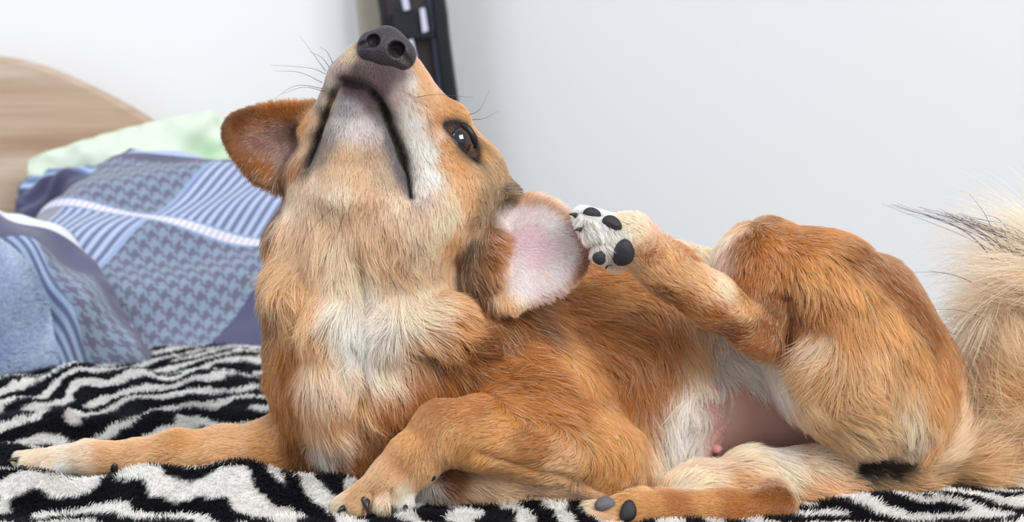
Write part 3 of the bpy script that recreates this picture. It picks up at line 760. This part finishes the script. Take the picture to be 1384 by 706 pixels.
 (930, 655, .9, -.5, 26, CR), (960, 640, .95, -.3, 32, CR), (1000, 625, 1, -.2, 34, CR), (1040, 615, 1, 0, 34, W2), (990, 650, 1, -.1, 30, T_), (1050, 640, 1, .15, 36, CR), (1100, 625, 1, .2, 36, CR), (1100, 655, 1, .2, 38, T_), (1150, 660, 1, .15, 36, T_), (1080, 680, .9, .3, 30, T_), (1140, 635, .8, .1, 22, T2), (1200, 665, 1, 0, 36, T_), (1165, 625, .3, .6, 10, K_), (1190, 622, .3, .5, 9, K_), (1215, 628, .3, .5, 9, K_), (1180, 640, .3, .6, 9, K_), (1205, 640, .3, .5, 9, K_), (1165, 612, .4, .5, 14, T2), (1200, 608, .4, .5, 12, T2), (1230, 610, .4, .6, 18, CR), (1145, 615, .6, .3, 16, T2), (1150, 645, .9, .2, 18, BR), (1235, 645, 1, 0, 30, T_), (1190, 655, 1, .1, 24, BR),
 (1045, 675, -.5, .4, 8, DG), (1040, 690, -.8, .2, 8, G_), (1000, 680, -1, 0, 8, G_), (960, 675, -1, 0, 8, G2), (920, 678, -1, .05, 8, G_), (880, 680, -1, .1, 8, G2), (850, 672, -.9, .1, 8, G2), (830, 675, -.9, .3, 10, T_), (800, 685, -.9, .4, 12, CR),
 # tail
 (1270, 615, 1, -.15, 60, CT), (1290, 585, .5, -.8, 70, CT), (1320, 630, 1, -.15, 70, T_), (1330, 590, .6, -.75, 80, CT), (1310, 560, .1, -1, 90, CT), (1335, 520, -.3, -.9, 100, CT), (1370, 560, .3, -.9, 90, T_), (1350, 470, -.75, -.6, 110, CR), (1385, 500, -.3, -.9, 100, CT), (1380, 430, -.9, -.3, 130, CR), (1400, 460, -.7, -.6, 110, CT), (1384, 390, -1, -.2, 140, CR), (1405, 400, -1, -.3, 140, CR), (1410, 360, -1, -.2, 150, CR), (1400, 340, -1, -.2, 140, CR),
 # ears
 (330, 165, -.6, -.5, 8, (140, 84, 44)), (310, 180, -.8, .2, 7, (130, 76, 40)), (325, 205, -.5, .6, 8, (140, 82, 44)), (360, 150, -.3, -.6, 9, (170, 106, 56)), (400, 148, -.1, -.6, 10, (180, 114, 60)), (345, 180, -.9, .1, 12, (160, 104, 70)), (370, 185, -.9, .2, 10, (140, 104, 92)), (385, 205, -.6, .7, 14, (150, 120, 106)), (400, 185, -.8, .3, 6, (92, 64, 58)), (355, 220, -.4, .7, 16, DG), (385, 240, -.2, .8, 18, DD), (415, 165, -.6, 0, 18, T_), (405, 222, -.5, .6, 22, (170, 106, 56)), (345, 235, -.4, .7, 12, (110, 66, 34)),
 (705, 280, .5, -.6, 11, G2), (740, 276, .5, -.5, 10, T_), (690, 300, .6, -.4, 14, W2), (770, 300, .7, -.2, 12, (190, 150, 110)), (785, 340, .8, .1, 10, DG), (775, 375, .6, .6, 12, G2), (740, 300, .8, -.3, 12, W_), (715, 320, .6, -.4, 8, PI), (730, 345, .8, .2, 7, PI), (705, 345, .5, .4, 5, PI), (750, 330, .9, .1, 12, (240, 216, 206)), (745, 370, .6, .6, 12, CR), (715, 375, .4, .7, 8, W2), (700, 400, .3, .8, 10, CR), (680, 330, .6, .3, 26, G_), (685, 355, .6, .6, 24, (200, 140, 80)), (665, 350, .5, .7, 26, DG), (660, 385, .5, .8, 22, DG), (680, 385, .5, .7, 16, T_), (690, 410, .4, .7, 12, T_), (665, 305, .3, .8, 20, (120, 80, 48)),
]
cp, cd, cl, cc, cr_ = [], [], [], [], []
for e in CHART:
    h = hit_near(e[0], e[1])
    if h is None: continue
    cp.append(h[0]); cd.append(unit(pixdir(e[2], e[3]))); cl.append(e[4]); cc.append(lin(e[5]))
    cr_.append(RW[:, BF[h[2]]].mean(1))
cp, cd, cl, cc, cr_ = map(np.array, (cp, cd, cl, cc, cr_))
FL = np.zeros(len(BV)); FC = np.zeros((len(BV), 3)); FD = np.zeros((len(BV), 3))
for s in range(0, len(BV), 20000):
    e = slice(s, s + 20000)
    d2 = ((BV[e][:, None, :] - cp[None]) ** 2).sum(-1) / S ** 2
    w = 1.0 / (d2 + 64.0) ** 2.2
    w *= (RW[:, e].T @ cr_.T) + 0.004
    w /= w.sum(1, keepdims=True)
    FL[e] = w @ cl; FC[e] = w @ cc; FD[e] = w @ cd
# cheaper smoothing of the chart over the skin
for _ in range(3):
    for A in (FL, FC, FD):
        B = A.reshape(len(BV), -1); cnt = np.bincount(BE.ravel(), minlength=len(BV))
        for i in range(B.shape[1]):
            acc = np.bincount(BE[:, 0], B[BE[:, 1], i], len(BV)) + np.bincount(BE[:, 1], B[BE[:, 0], i], len(BV))
            B[:, i] = 0.4 * B[:, i] + 0.6 * acc / cnt

# ---- finer markings with an edge of their own: lips, eye rim, nose root, pink inner ear, painted shade in ear hollow and toe gaps
def paint(pts, width, colour, length, strength=1.0, soft=2.0):
    q = spline([(x, y, 0) for x, y in pts], 12 * len(pts))
    hs = [hit(x, y) for x, y, _ in q]; hs = np.array([h[0] for h in hs if h is not None])
    d = np.full(len(BV), 9.0)
    for h in hs: d = np.minimum(d, np.linalg.norm(BV - h, axis=1))
    w = strength * np.clip((width + soft - d / S) / (2 * soft), 0, 1)
    FC[:] = FC * (1 - w[:, None]) + lin(colour) * w[:, None]
    if length is not None: FL[:] = FL * (1 - w) + length * w
paint([(690, 296), (735, 290), (768, 318), (762, 362), (730, 388), (700, 380), (705, 340), (735, 330), (745, 352)], 17, (246, 226, 226), 7, 0.85, 9)
paint([(700, 325), (735, 335), (722, 352)], 14, (246, 206, 216), 5, 0.8, 9)
paint([(776, 312), (788, 340), (780, 372)], 7, (150, 96, 60), 8, 0.8, 6)
paint([(700, 274), (740, 278), (768, 298)], 5, (206, 152, 100), 9, 0.7, 5)
paint([(340, 190), (370, 196), (395, 200)], 14, (146, 112, 104), 9, 0.7, 10)
paint([(398, 175), (402, 195), (392, 210)], 9, (70, 46, 42), 6, 0.8, 8)  # shade of the ear hollow put into the fur colour
paint([(304, 190), (303, 172), (318, 158), (345, 150)], 4, (70, 46, 34), 6, 0.7, 5)
paint([(466, 106), (490, 106), (515, 104), (540, 100)], 14, (84, 66, 70), 3, 0.8, 8)
paint([(505, 112), (515, 128), (520, 140)], 9, (96, 72, 74), 3, 0.8, 7)
paint([(462, 114), (486, 117), (505, 128)], 3, (38, 30, 34), 4, 0.9, 4)
paint([(470, 124), (488, 126), (505, 142)], 9, (92, 72, 78), 5, 0.75, 7)
paint([(505, 128), (520, 150), (533, 182), (545, 215), (553, 246), (556, 262)], 6, (16, 13, 15), 4, 1.0, 4)
paint([(516, 165), (528, 196), (540, 232), (546, 256)], 5, (92, 84, 90), 7, 0.75, 6)
paint([(452, 120), (443, 146), (433, 176), (424, 204), (418, 220)], 4, (22, 18, 20), 5, 1.0, 4)
paint([(450, 150), (442, 180), (432, 208)], 5, (130, 118, 114), 8, 0.6, 6)
paint([(600, 167), (614, 164), (630, 171), (641, 187), (646, 204), (642, 218)], 4, (26, 20, 20), 4, 1.0, 3)
paint([(600, 168), (608, 183), (620, 199), (642, 218)], 3, (40, 28, 26), 4, 0.9, 3)
paint([(786, 304), (800, 306)], 3, (96, 86, 84), 12, 0.8, 3)  # this mark and the next: shade between the toes put into the colour
paint([(795, 326), (812, 328)], 4, (70, 62, 62), 12, 0.8, 3)
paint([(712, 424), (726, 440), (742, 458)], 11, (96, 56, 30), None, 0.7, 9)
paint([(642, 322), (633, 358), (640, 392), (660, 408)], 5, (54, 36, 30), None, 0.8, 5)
paint([(500, 52), (520, 55), (540, 66), (520, 72), (500, 68)], 12, (20, 16, 18), 0, 1.0, 6)
for sx, sy in ((556, 118), (562, 124), (552, 126), (566, 134), (548, 134), (558, 132), (556, 142), (564, 146), (545, 122), (552, 150)):
    paint([(sx, sy), (sx + 2, sy + 3)], 1.4, (110, 78, 72), None, 0.7, 1.6)

paint([(962, 530), (968, 552), (975, 590), (965, 604)], 10, (206, 160, 150), 5, 0.8, 8)
paint([(992, 528), (1015, 556), (1055, 574), (1105, 597)], 17, (190, 148, 136), 0, 1.0, 8)
paint([(990, 585), (1030, 590), (1080, 594)], 10, (190, 148, 136), 0, 1.0, 6)
paint([(978, 308), (962, 336), (968, 366)], 19, (240, 214, 174), 34, 0.9, 9)
paint([(1160, 632), (1185, 628), (1215, 632)], 14, (34, 26, 26), 9, 1.0, 6)
# ---- the dog and its skin
dog = empty('dog', (0.0, 0.0, 0.0))
tag(dog, 'ginger and cream dog lying on zebra blanket, scratching its ear with a hind paw', 'dog')
M_skin = attr_mat('dog_skin', rough=0.7, spec=0.2, weave=0.15, wscale=400)
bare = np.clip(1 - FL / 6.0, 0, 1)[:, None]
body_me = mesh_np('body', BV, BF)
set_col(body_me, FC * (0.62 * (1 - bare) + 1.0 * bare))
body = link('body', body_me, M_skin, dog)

# ---- the coat
TRI = np.concatenate([BF[:, [0, 1, 2]], BF[:, [0, 2, 3]]])
A_, B_, C_ = BV[TRI[:, 0]], BV[TRI[:, 1]], BV[TRI[:, 2]]
tn = np.cross(B_ - A_, C_ - A_); area = np.linalg.norm(tn, axis=1) / 2; tn = unit(tn)
facing = (tn * unit(CAM - A_)).sum(1)
tl = FL[TRI].mean(1)
dens = area * (0.22 + 0.78 * np.clip((facing + 0.35) / 0.5, 0, 1)) * np.clip(24 / np.maximum(tl, 3), 0.75, 3.0)
dens[(A_[:, 2] < -0.004) | (tl < 2.5)] = 0
dens[np.linalg.norm(A_ - at(521, 62, -62), axis=1) < 27 * S] = 0
dens[np.linalg.norm(A_ - EYE, axis=1) < EYE_R * 1.12] = 0
NH = 380000
pick = rng.choice(len(TRI), NH, p=dens / dens.sum())
r1, r2 = np.sqrt(rng.random(NH)), rng.random(NH)
bw = np.stack([1 - r1, r1 * (1 - r2), r1 * r2], 1)
def bary(Q): return (Q[TRI[pick]] * bw.reshape(NH, 3, *([1] * (Q.ndim - 1)))).sum(1)
R0 = bary(BV); NN = unit(bary(BN)); LL = bary(FL); CC = bary(FC); DD_ = bary(FD); REG = RLAB[TRI[pick, 0]]
# flow wanders a little
nz = np.stack([noise3(R0 / S, 11, 0.07), noise3(R0 / S, 12, 0.07), noise3(R0 / S, 13, 0.07)], 1)
nz2 = np.stack([noise3(R0 / S, 14, 0.2), noise3(R0 / S, 15, 0.2), noise3(R0 / S, 16, 0.2)], 1)
long_ = np.clip((LL - 10) / 30, 0, 1)[:, None]
dv = unit(DD_) + nz * (0.18 + 0.35 * long_) + nz2 * (0.12 + 0.18 * long_) + rng.normal(size=(NH, 3)) * (0.12)
TT = unit(dv - NN * (dv * NN).sum(1, keepdims=True))
lift = (0.26 + 0.12 * rng.random(NH) + 0.10 * nz[:, 0])[:, None]
lift *= np.where(np.isin(REG, [REGIONS.index('left_ear'), REGIONS.index('right_ear')]), 0.55, 1.0)[:, None]
LH = LL * S * (0.55 + 0.6 * rng.random(NH)) * (1 + 0.2 * nz[:, 1])
K = 6
s_ = np.linspace(0, 1, K)
side = np.cross(NN, TT)
curl = (rng.normal(size=(NH, 1)) * 0.10 + nz2[:, :1] * 0.16) * (0.4 + 0.8 * long_)
pos = np.empty((NH, K, 3))
for i, s in enumerate(s_):
    pos[:, i] = R0 + LH[:, None] * (TT * (s * (1 - 0.12 * lift)) + NN * lift * (1.5 * s - 0.85 * s * s) + side * curl * s * s)
    pos[:, i, 2] -= LH * 0.10 * s * s * long_[:, 0]
# locks: tips drawn towards the tip of a leading hair nearby
NC = NH // 26
lead = rng.choice(NH, NC, replace=False)
kd = KDTree(NC)
for i, j in enumerate(lead): kd.insert(R0[j] , i)
kd.balance()
near = np.array([kd.find(p)[1] for p in R0 + TT * (LH * 0.3)[:, None]])
lj = lead[near]
ok = ((NN * NN[lj]).sum(1) > 0.5) & (REG == REG[lj]) & (np.linalg.norm(R0 - R0[lj], axis=1) < 16 * S)
cl_ = (0.12 + 0.45 * rng.random(NH)) * ok * np.clip((LL - 5) / 15, 0, 1)
for i, s in enumerate(s_):
    tgt = R0[lj] + (pos[lj, i] - R0[lj]) * (LH / np.maximum(LH[lj], 1e-6)).clip(0.6, 1.4)[:, None]
    pos[:, i] += (tgt - pos[:, i]) * (cl_ * s ** 1.3)[:, None]
# colour per hair
tuft = noise3(R0 / S, 21, 0.11)[:, None]
rb = rng.normal(size=(NH, 1))
col = CC * (1 + 0.13 * rb + 0.10 * tuft + 0.06 * noise3(R0[lj] / S, 22, 0.4)[:, None])
pale = (rng.random((NH, 1)) < 0.07) & (LL[:, None] > 9)
col = np.where(pale, col * 0.5 + 0.5 * lin((246, 226, 196)), col)
gl = col @ np.array([.2126, .7152, .0722]); col = gl[:, None] + (col - gl[:, None]) * 0.98
col = np.clip(col * 1.12, 0.004, 0.94)
wid = S * (0.30 + 0.17 * rng.random(NH)) * np.clip(LL / 14, 0.62, 1.0)
radi = wid[:, None] * np.array([1.0, 1.0, 0.92, 0.75, 0.5, 0.14])[None]
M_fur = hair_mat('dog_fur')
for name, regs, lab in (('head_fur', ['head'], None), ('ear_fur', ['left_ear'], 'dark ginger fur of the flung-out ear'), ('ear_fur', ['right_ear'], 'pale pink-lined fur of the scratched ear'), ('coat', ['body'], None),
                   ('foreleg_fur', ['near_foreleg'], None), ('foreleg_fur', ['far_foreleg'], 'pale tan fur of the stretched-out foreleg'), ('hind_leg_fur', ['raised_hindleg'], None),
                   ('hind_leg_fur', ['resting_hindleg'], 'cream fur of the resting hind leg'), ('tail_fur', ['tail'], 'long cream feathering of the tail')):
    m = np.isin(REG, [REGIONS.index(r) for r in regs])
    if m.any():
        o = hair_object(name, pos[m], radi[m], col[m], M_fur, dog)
        if lab: o['label'] = lab
# ---- the blanket lies under the dog: pressed down wherever the body rests on it
nx, ny = 620, 430
gx = np.linspace(-0.80, 0.80, nx)
gy = np.concatenate([np.linspace(-0.40, 0.30, 290), np.linspace(0.305, 1.0, 140)])
GX, GY = np.meshgrid(gx, gy, indexing='ij')
GZ = bed_height(GX.ravel(), GY.ravel()).reshape(GX.shape)
lo_b, hi_b = BV.min(0), BV.max(0)
ins = np.argwhere((GX > lo_b[0]) & (GX < hi_b[0]) & (GY > lo_b[1]) & (GY < hi_b[1]))
UPD = Vector((0, 0, 1))
for i, j in ins:
    loc, nor, k_, dist = BVH.ray_cast(Vector((GX[i, j], GY[i, j], -0.05)), UPD)
    if loc is not None and loc.z < GZ[i, j] + 0.002: GZ[i, j] = loc.z - 0.002
press = GZ.copy()
for _ in range(3):
    sm = press.copy(); sm[1:-1, 1:-1] = (press[1:-1, 1:-1] * 2 + press[:-2, 1:-1] + press[2:, 1:-1] + press[1:-1, :-2] + press[1:-1, 2:]) / 6
    press = np.minimum(sm, GZ)
GZ = press
edge = np.clip((-0.34 - GY) / 0.06, 0, 1); GZ = GZ - 0.10 * edge ** 2
wl = np.minimum(1.03, 0.99 - (GX - 0.13) * 1.105)          # hangs over the far edge of the mattress
GZ = GZ - 0.25 * np.clip((GY - wl + 0.05) / 0.04, 0, 1)
keep_q = (GY < wl - 0.012)
idx = np.arange(nx * ny).reshape(nx, ny)
q = np.stack([idx[:-1, :-1], idx[1:, :-1], idx[1:, 1:], idx[:-1, 1:]], -1).reshape(-1, 4)
q = q[keep_q.ravel()[q].all(1)]
bl_me = mesh_np('zebra_blanket', np.stack([GX, GY, GZ], -1).reshape(-1, 3), q)
WHT, BLK = lin((238, 236, 232)), lin((20, 20, 26))
def zcol(z): return WHT * z[:, None] + BLK * (1 - z[:, None])
zz = np.clip(zebra_at(GX.ravel(), GY.ravel()) * 4 + 0.5, 0, 1)
set_col(bl_me, zcol(zz) * 0.72)
blanket = link('zebra_blanket', bl_me, attr_mat('plush_base', rough=1.0, spec=0.05))
tag(blanket, 'black and white zebra striped plush blanket spread over the bed under the dog', 'blanket')

def pile(name, R, Nn, L, col, wid, mat, parent, lean=0.5, freq=120):
    n = len(R)
    lz = np.stack([noise3(R, 41, freq), noise3(R, 42, freq), 0 * R[:, 0]], 1) * lean + np.array([0.18, -0.30, 0]) + rng.normal(size=(n, 3)) * 0.16
    dirn = unit(Nn + lz)
    s = np.linspace(0, 1, 4)
    P = np.stack([R + dirn * (L * t)[:, None] + lz * (L * 0.5 * t * t)[:, None] for t in s], 1)
    ra = wid[:, None] * np.array([1, 1, .85, .45])[None]
    return hair_object(name, P, ra, col, mat, parent)
M_pile = hair_mat('plush_pile', 0.6, 0.6, 0.8, 0.7)
def strew(n, xa, xb, ya, yb, nearness):
    y = ya + (yb - ya) * rng.random(n) ** nearness
    return xa + (xb - xa) * rng.random(n), y
i_near = strew(330000, -0.46, 0.52, -0.26, 0.22, 1.0); i_far = strew(150000, -0.62, 0.40, 0.22, 0.95, 1.3)
X_ = np.concatenate([i_near[0], i_far[0]]); Y_ = np.concatenate([i_near[1], i_far[1]])
fi = (X_ - gx[0]) / (gx[1] - gx[0]); fj = np.interp(Y_, gy, np.arange(ny))
i0, j0 = fi.astype(int), fj.astype(int); a, b = fi - i0, fj - j0; j1 = np.minimum(j0 + 1, ny - 1)
Z_ = (GZ[i0, j0] * (1 - a) + GZ[i0 + 1, j0] * a) * (1 - b) + (GZ[i0, j1] * (1 - a) + GZ[i0 + 1, j1] * a) * b
GNx = -np.gradient(GZ, gx, axis=0); GNy = -np.gradient(GZ, gy, axis=1)
Nn = unit(np.stack([GNx[i0, j0], GNy[i0, j0], np.ones(len(i0))], 1))
Rb = np.stack([X_, Y_, Z_], 1)
free = np.ones(len(Rb), bool)
Lb = 0.0026 + 0.0018 * rng.random(len(Rb)) + 0.0010 * noise3(Rb, 44, 60)
Lb *= np.where(Rb[:, 1] > 0.22, 0.75, 1.0)
for k in range(len(Rb)):
    if Rb[k, 1] > 1.0 - (Rb[k, 0] - 0.13) * 1.105: free[k] = False; continue
    if lo_b[0] < Rb[k, 0] < hi_b[0] and lo_b[1] < Rb[k, 1] < hi_b[1]:
        loc = BVH.ray_cast(Vector(Rb[k] + np.array([0, 0, -0.003])), UPD, 0.014)[0]
        if loc is not None: free[k] = False
zr = np.clip(zebra_at(X_, Y_) * 9 + 0.5, 0, 1)
cb = zcol(zr) * (1 + 0.10 * rng.normal(size=(len(zr), 1)))
pile('pile', Rb[free], Nn[free], Lb[free], np.clip(cb, 0.002, 0.95)[free], np.where(Y_ < 0.22, 0.00020, 0.00030)[free], M_pile, blanket)
# plush of the blue throw
tt = np.concatenate([TQ[:, [0, 1, 2]], TQ[:, [0, 2, 3]]]); ta = np.linalg.norm(np.cross(TV[tt[:, 1]] - TV[tt[:, 0]], TV[tt[:, 2]] - TV[tt[:, 0]]), axis=1)
pk = rng.choice(len(tt), 30000, p=ta / ta.sum()); r1, r2 = np.sqrt(rng.random(30000)), rng.random(30000)
Rt = TV[tt[pk, 0]] * (1 - r1)[:, None] + TV[tt[pk, 1]] * (r1 * (1 - r2))[:, None] + TV[tt[pk, 2]] * (r1 * r2)[:, None]
Nt = unit(Rt - np.array([hc_[0], 0.42, 0.0])); mt = Rt[:, 2] > 0.004
ct = lin((190, 204, 226)) * (1 + 0.25 * noise3(Rt, 51, 70)[:, None] + 0.12 * rng.normal(size=(30000, 1)))
pile('pile', Rt[mt], Nt[mt], np.full(mt.sum(), 0.0038), np.clip(ct, 0.01, 0.95)[mt], np.full(mt.sum(), 0.0004), M_pile, throw, 0.9, 90)
# ================================================================ nose, eye, pads, claws, whiskers
def prims(fn):
    keep = list(PR); PR.clear(); fn(); out = list(PR); PR.clear(); PR.extend(keep); return out
def nose_solid():
    ball('n', (522, 64, -58, 24), 10)
    chain('n', [(503, 60, -66, 19), (522, 58, -60, 20), (541, 70, -68, 19)], 10)
    chain('n', [(500, 70, -68, 14), (518, 77, -72, 13), (541, 84, -68, 14)], 12)
    ball('n', (522, 64, -76, 16), 12)
    ball('n', (548, 76, -64, 13), 8)
def nose_cut():
    chain('n', [(536, 66, -98, 13.5), (537, 67, -76, 9)], 4)
    chain('n', [(540, 72, -92, 8), (556, 87, -80, 4)], 4)
    chain('n', [(503, 54, -93, 10.5), (505, 55, -74, 8)], 4)
    chain('n', [(499, 58, -88, 6), (486, 62, -76, 3)], 4)
    chain('n', [(520, 50, -88, 1.5), (513, 68, -99, 2.0), (505, 82, -92, 2.0)], 3)
nv_, nf_ = polygonise(prims(nose_solid), 1.0 * S, prims(nose_cut))
nv_ = relax(nv_, edges_of(nf_), 2, 0.4)
M_nose = simple_mat('nose_leather', (46, 41, 45), 0.40, 0.5, bump=0.45, bscale=900, var=0.2, vscale=120)
o = link('nose', mesh_np('nose', nv_, nf_), M_nose, dog); o['label'] = 'dark grey leathery nose with two open nostrils'

def frame_at(px, py, ang):
    loc, nor, _ = hit_near(px, py); nor = unit(nor)
    if np.dot(nor, CAM - loc) < 0: nor = -nor
    t = pixdir(math.cos(math.radians(ang)), math.sin(math.radians(ang))); t = unit(t - nor * np.dot(t, nor))
    return loc, nor, t, np.cross(nor, t)
def pad(name, px, py, rx, ry, ang, mat, thick=0.55, rise=0.25, face=0.0):
    loc, nor, t, b = frame_at(px, py, ang)
    if face: nor = unit(nor * (1 - face) + unit(CAM - loc) * face); t = unit(t - nor * np.dot(t, nor)); b = np.cross(nor, t)
    nu, nvv = 20, 11; V = []
    rz = min(rx, ry) * thick
    for i in range(nvv + 1):
        ph = math.pi * i / nvv
        for j in range(nu):
            a = 2 * math.pi * j / nu
            sp = math.sin(ph) ** 0.75
            k = 1 + 0.06 * math.cos(3 * a + 0.7)
            V.append(loc + (rx * k * sp * math.cos(a) * t + ry * k * sp * math.sin(a) * b + rz * math.cos(ph) * nor + rz * (rise - 0.5) * nor) * S)
    q = [(i * nu + j, (i + 1) * nu + j, (i + 1) * nu + (j + 1) % nu, i * nu + (j + 1) % nu) for i in range(nvv) for j in range(nu)]
    return link(name, mesh_np(name, np.array(V), np.array(q)), mat, dog)
M_pad = simple_mat('paw_pad_leather', (44, 44, 50), 0.55, 0.35, bump=0.35, bscale=1200, var=0.25, vscale=150)
M_padg = simple_mat('worn_pad_leather', (104, 102, 106), 0.65, 0.3, bump=0.4, bscale=1200, var=0.2, vscale=150)
M_claw = simple_mat('claw_horn', (40, 34, 34), 0.35, 0.5)
M_nip = simple_mat('nipple_skin', (206, 140, 132), 0.5, 0.3, bump=0.2, bscale=800)
for q_ in ((843, 341, 14, 19, 15, M_pad, .8, .75), (827, 303, 14, 9, 35, M_pad, .9, .8), (800, 291, 12, 8, 30, M_pad, .9, .9), (811, 347, 9, 9, 50, M_pad, .9, .9), (788, 318, 11, 8, 60, M_pad, .9, .9)):
    pad('paw_pad', *q_)
for q_ in ((818, 684, 14, 11, 10, M_padg, .8, .8), (849, 692, 11, 15, 15, M_pad, .8, .8), (788, 698, 15, 9, -15, M_padg, .8, .8)):
    pad('paw_pad', *q_)
pad('paw_pad', 584, 645, 5, 8, 0, M_pad, .8, .6); pad('paw_pad', 528, 690, 17, 5, 0, M_pad, .9, .5)
pad('dewclaw', 155, 632, 6, 8, 20, M_claw, .8, .7)
pad('nipple', 962, 526, 8, 6, 25, M_nip, 1.2, .8); pad('nipple', 967, 606, 8, 6, 0, M_nip, 1.2, .8)
def claw(pts, r):
    P = spline([at(*p) for p in pts], 9); v, f = tube(P, np.linspace(r, 0.6, 9) * S, 10)
    return link('claw', mesh_np('claw', v, f), M_claw, dog)
def claw_on(px, py, tx, ty, r, push=6):
    d0 = hit_near(px, py)[0][1] / S
    return claw([(px, py, d0 + 3), ((px + tx) / 2, (py + ty) / 2 - 2, d0 - push * 0.6), (tx, ty, d0 - push)], r)
claw_on(782, 294, 769, 290, 5); claw_on(788, 312, 776, 312, 4.5); claw_on(800, 340, 789, 346, 4.5); claw_on(826, 356, 818, 364, 4)
claw_on(494, 676, 497, 696, 7, 10); claw_on(466, 686, 455, 696, 5, 6); claw_on(530, 684, 526, 698, 5, 8); claw_on(548, 684, 548, 697, 4.5, 8)
claw_on(27, 623, 10, 624, 5); claw_on(34, 632, 18, 638, 5)
claw_on(790, 690, 776, 690, 5)

# eye
M_eye, N, L, p = material('eye_surface')
a = N.new('ShaderNodeAttribute'); a.attribute_name = 'col'; L.new(a.outputs['Color'], p.inputs['Base Color'])
p.inputs['Roughness'].default_value = 0.06; p.inputs['Specular IOR Level'].default_value = 0.7; p.inputs['Coat Weight'].default_value = 0.6; p.inputs['Coat Roughness'].default_value = 0.02
gz = unit(unit(CAM - EYE) + np.array([-0.05, 0, 0.12])); t_ = unit(np.cross(gz, [0, 0, 1])); b_ = np.cross(t_, gz)
V = []; Cc = []; nu, nvv = 40, 30
for i in range(nvv + 1):
    ph = math.pi * i / nvv
    for j in range(nu):
        al = 2 * math.pi * j / nu
        r = EYE_R * (1 + 0.05 * math.exp(-(ph / 0.5) ** 2))
        V.append(EYE + r * (math.sin(ph) * (math.cos(al) * t_ + math.sin(al) * b_) + math.cos(ph) * gz))
        dg = math.degrees(ph)
        Cc.append(lin((10, 10, 14)) if dg < 36 else (lin((50, 27, 16)) if dg < 50 else (lin((28, 16, 12)) if dg < 60 else lin((120, 96, 84)))))
q = np.array([(i * nu + j, (i + 1) * nu + j, (i + 1) * nu + (j + 1) % nu, i * nu + (j + 1) % nu) for i in range(nvv) for j in range(nu)])
me = mesh_np('eye', np.array(V), q); set_col(me, np.array(Cc))
eye = link('eye', me, M_eye, dog); eye['label'] = 'dark brown glossy eye'
M_lid = simple_mat('eyelid_skin', (30, 22, 22), 0.4, 0.4)
def on_eye(px, py, k):
    v = unit(ray(px, py)); oc = CAM - EYE; R = EYE_R * k
    b = oc @ v; c = oc @ oc - R * R; disc = b * b - c
    t = -b - math.sqrt(disc) if disc > 0 else -b
    p = CAM + v * t
    return EYE + unit(p - EYE) * R
def lid(name, pts, r):
    P = spline([on_eye(x, y, 1.05) for x, y in pts], 24); w = 0.45 + 0.55 * np.sin(np.linspace(0.15, math.pi - 0.15, 24))
    v, f = tube(P, r * w * S, 10); return link(name, mesh_np(name, v, f), M_lid, dog)
lid('eyelid', [(600, 167), (614, 165), (630, 172), (641, 188), (645, 204), (642, 217)], 5.0)
lid('eyelid', [(600, 167), (608, 182), (619, 197), (631, 208), (642, 217)], 3.2)

# whiskers and loose dark guard hairs
def strands(name, lst, r, colour, n=9, label=None):
    P = []
    for pts in lst:
        h = hit(pts[0][0], pts[0][1]); d0 = h[0][1] / S if h is not None else (pts[0][2] if len(pts[0]) > 2 else 0)
        q = [at(x[0], x[1], (x[2] if len(x) > 2 else d0 + (-6 * i))) for i, x in enumerate(pts)]
        P.append(spline(q, n))
    P = np.array(P); ra = np.tile(np.linspace(1, 0.25, n) * r * S, (len(P), 1))
    o = hair_object(name, P, ra, np.tile(lin(colour), (len(P), 1)), M_fur, dog)
    return o
strands('whiskers', [[(440, 100), (418, 92), (365, 88)], [(440, 96), (425, 75), (405, 48)], [(446, 92), (435, 78), (418, 70)], [(436, 112), (405, 98), (370, 96)], [(438, 120), (400, 116), (365, 138)], [(440, 124), (410, 118), (380, 128)], [(450, 86), (442, 70), (432, 64)],
  [(632, 156), (648, 148), (662, 122)], [(638, 162), (655, 160), (674, 150)], [(640, 182), (652, 190), (658, 198)], [(575, 140), (580, 165), (590, 200)], [(560, 132), (590, 128), (640, 132)],
  [(456, 276), (430, 300), (408, 330)], [(468, 282), (460, 305), (450, 335)], [(561, 320), (572, 340), (592, 362)], [(556, 328), (555, 360), (540, 392)], [(620, 330), (628, 342), (638, 352)]], 0.45, (30, 26, 30))
g = []
rg = random.Random(5)
for i in range(30):
    x0, y0 = 1395 + rg.uniform(-40, 40), 372 + rg.uniform(-28, 30); t = rg.random()
    x2, y2 = 1195 + 95 * t + rg.uniform(-10, 14), 277 + 12 * t + rg.uniform(-5, 8)
    g.append([(x0, y0, 20), ((x0 + x2) / 2 + 20, (y0 + y2) / 2 - 8 + rg.uniform(-8, 8), 0), (x2, y2, -10 + rg.uniform(-20, 20))])
for x0, y0, x2, y2 in ((1330, 388, 1232, 368), (1340, 400, 1255, 366), (1350, 440, 1255, 418), (1350, 330, 1310, 262), (1370, 320, 1330, 290), (1384, 330, 1350, 300)):
    g.append([(x0, y0, 10), ((x0 + x2) / 2, (y0 + y2) / 2 - 8, 0), (x2, y2, 0)])
P = np.array([spline([at(*p) for p in pts], 9) for pts in g])
o = hair_object('tail_tip_hair', P, np.tile(np.linspace(1, .3, 9) * 0.6 * S, (len(P), 1)), np.tile(lin((46, 42, 46)), (len(P), 1)), M_fur, dog)
o['label'] = 'long dark hairs at the tail tip'
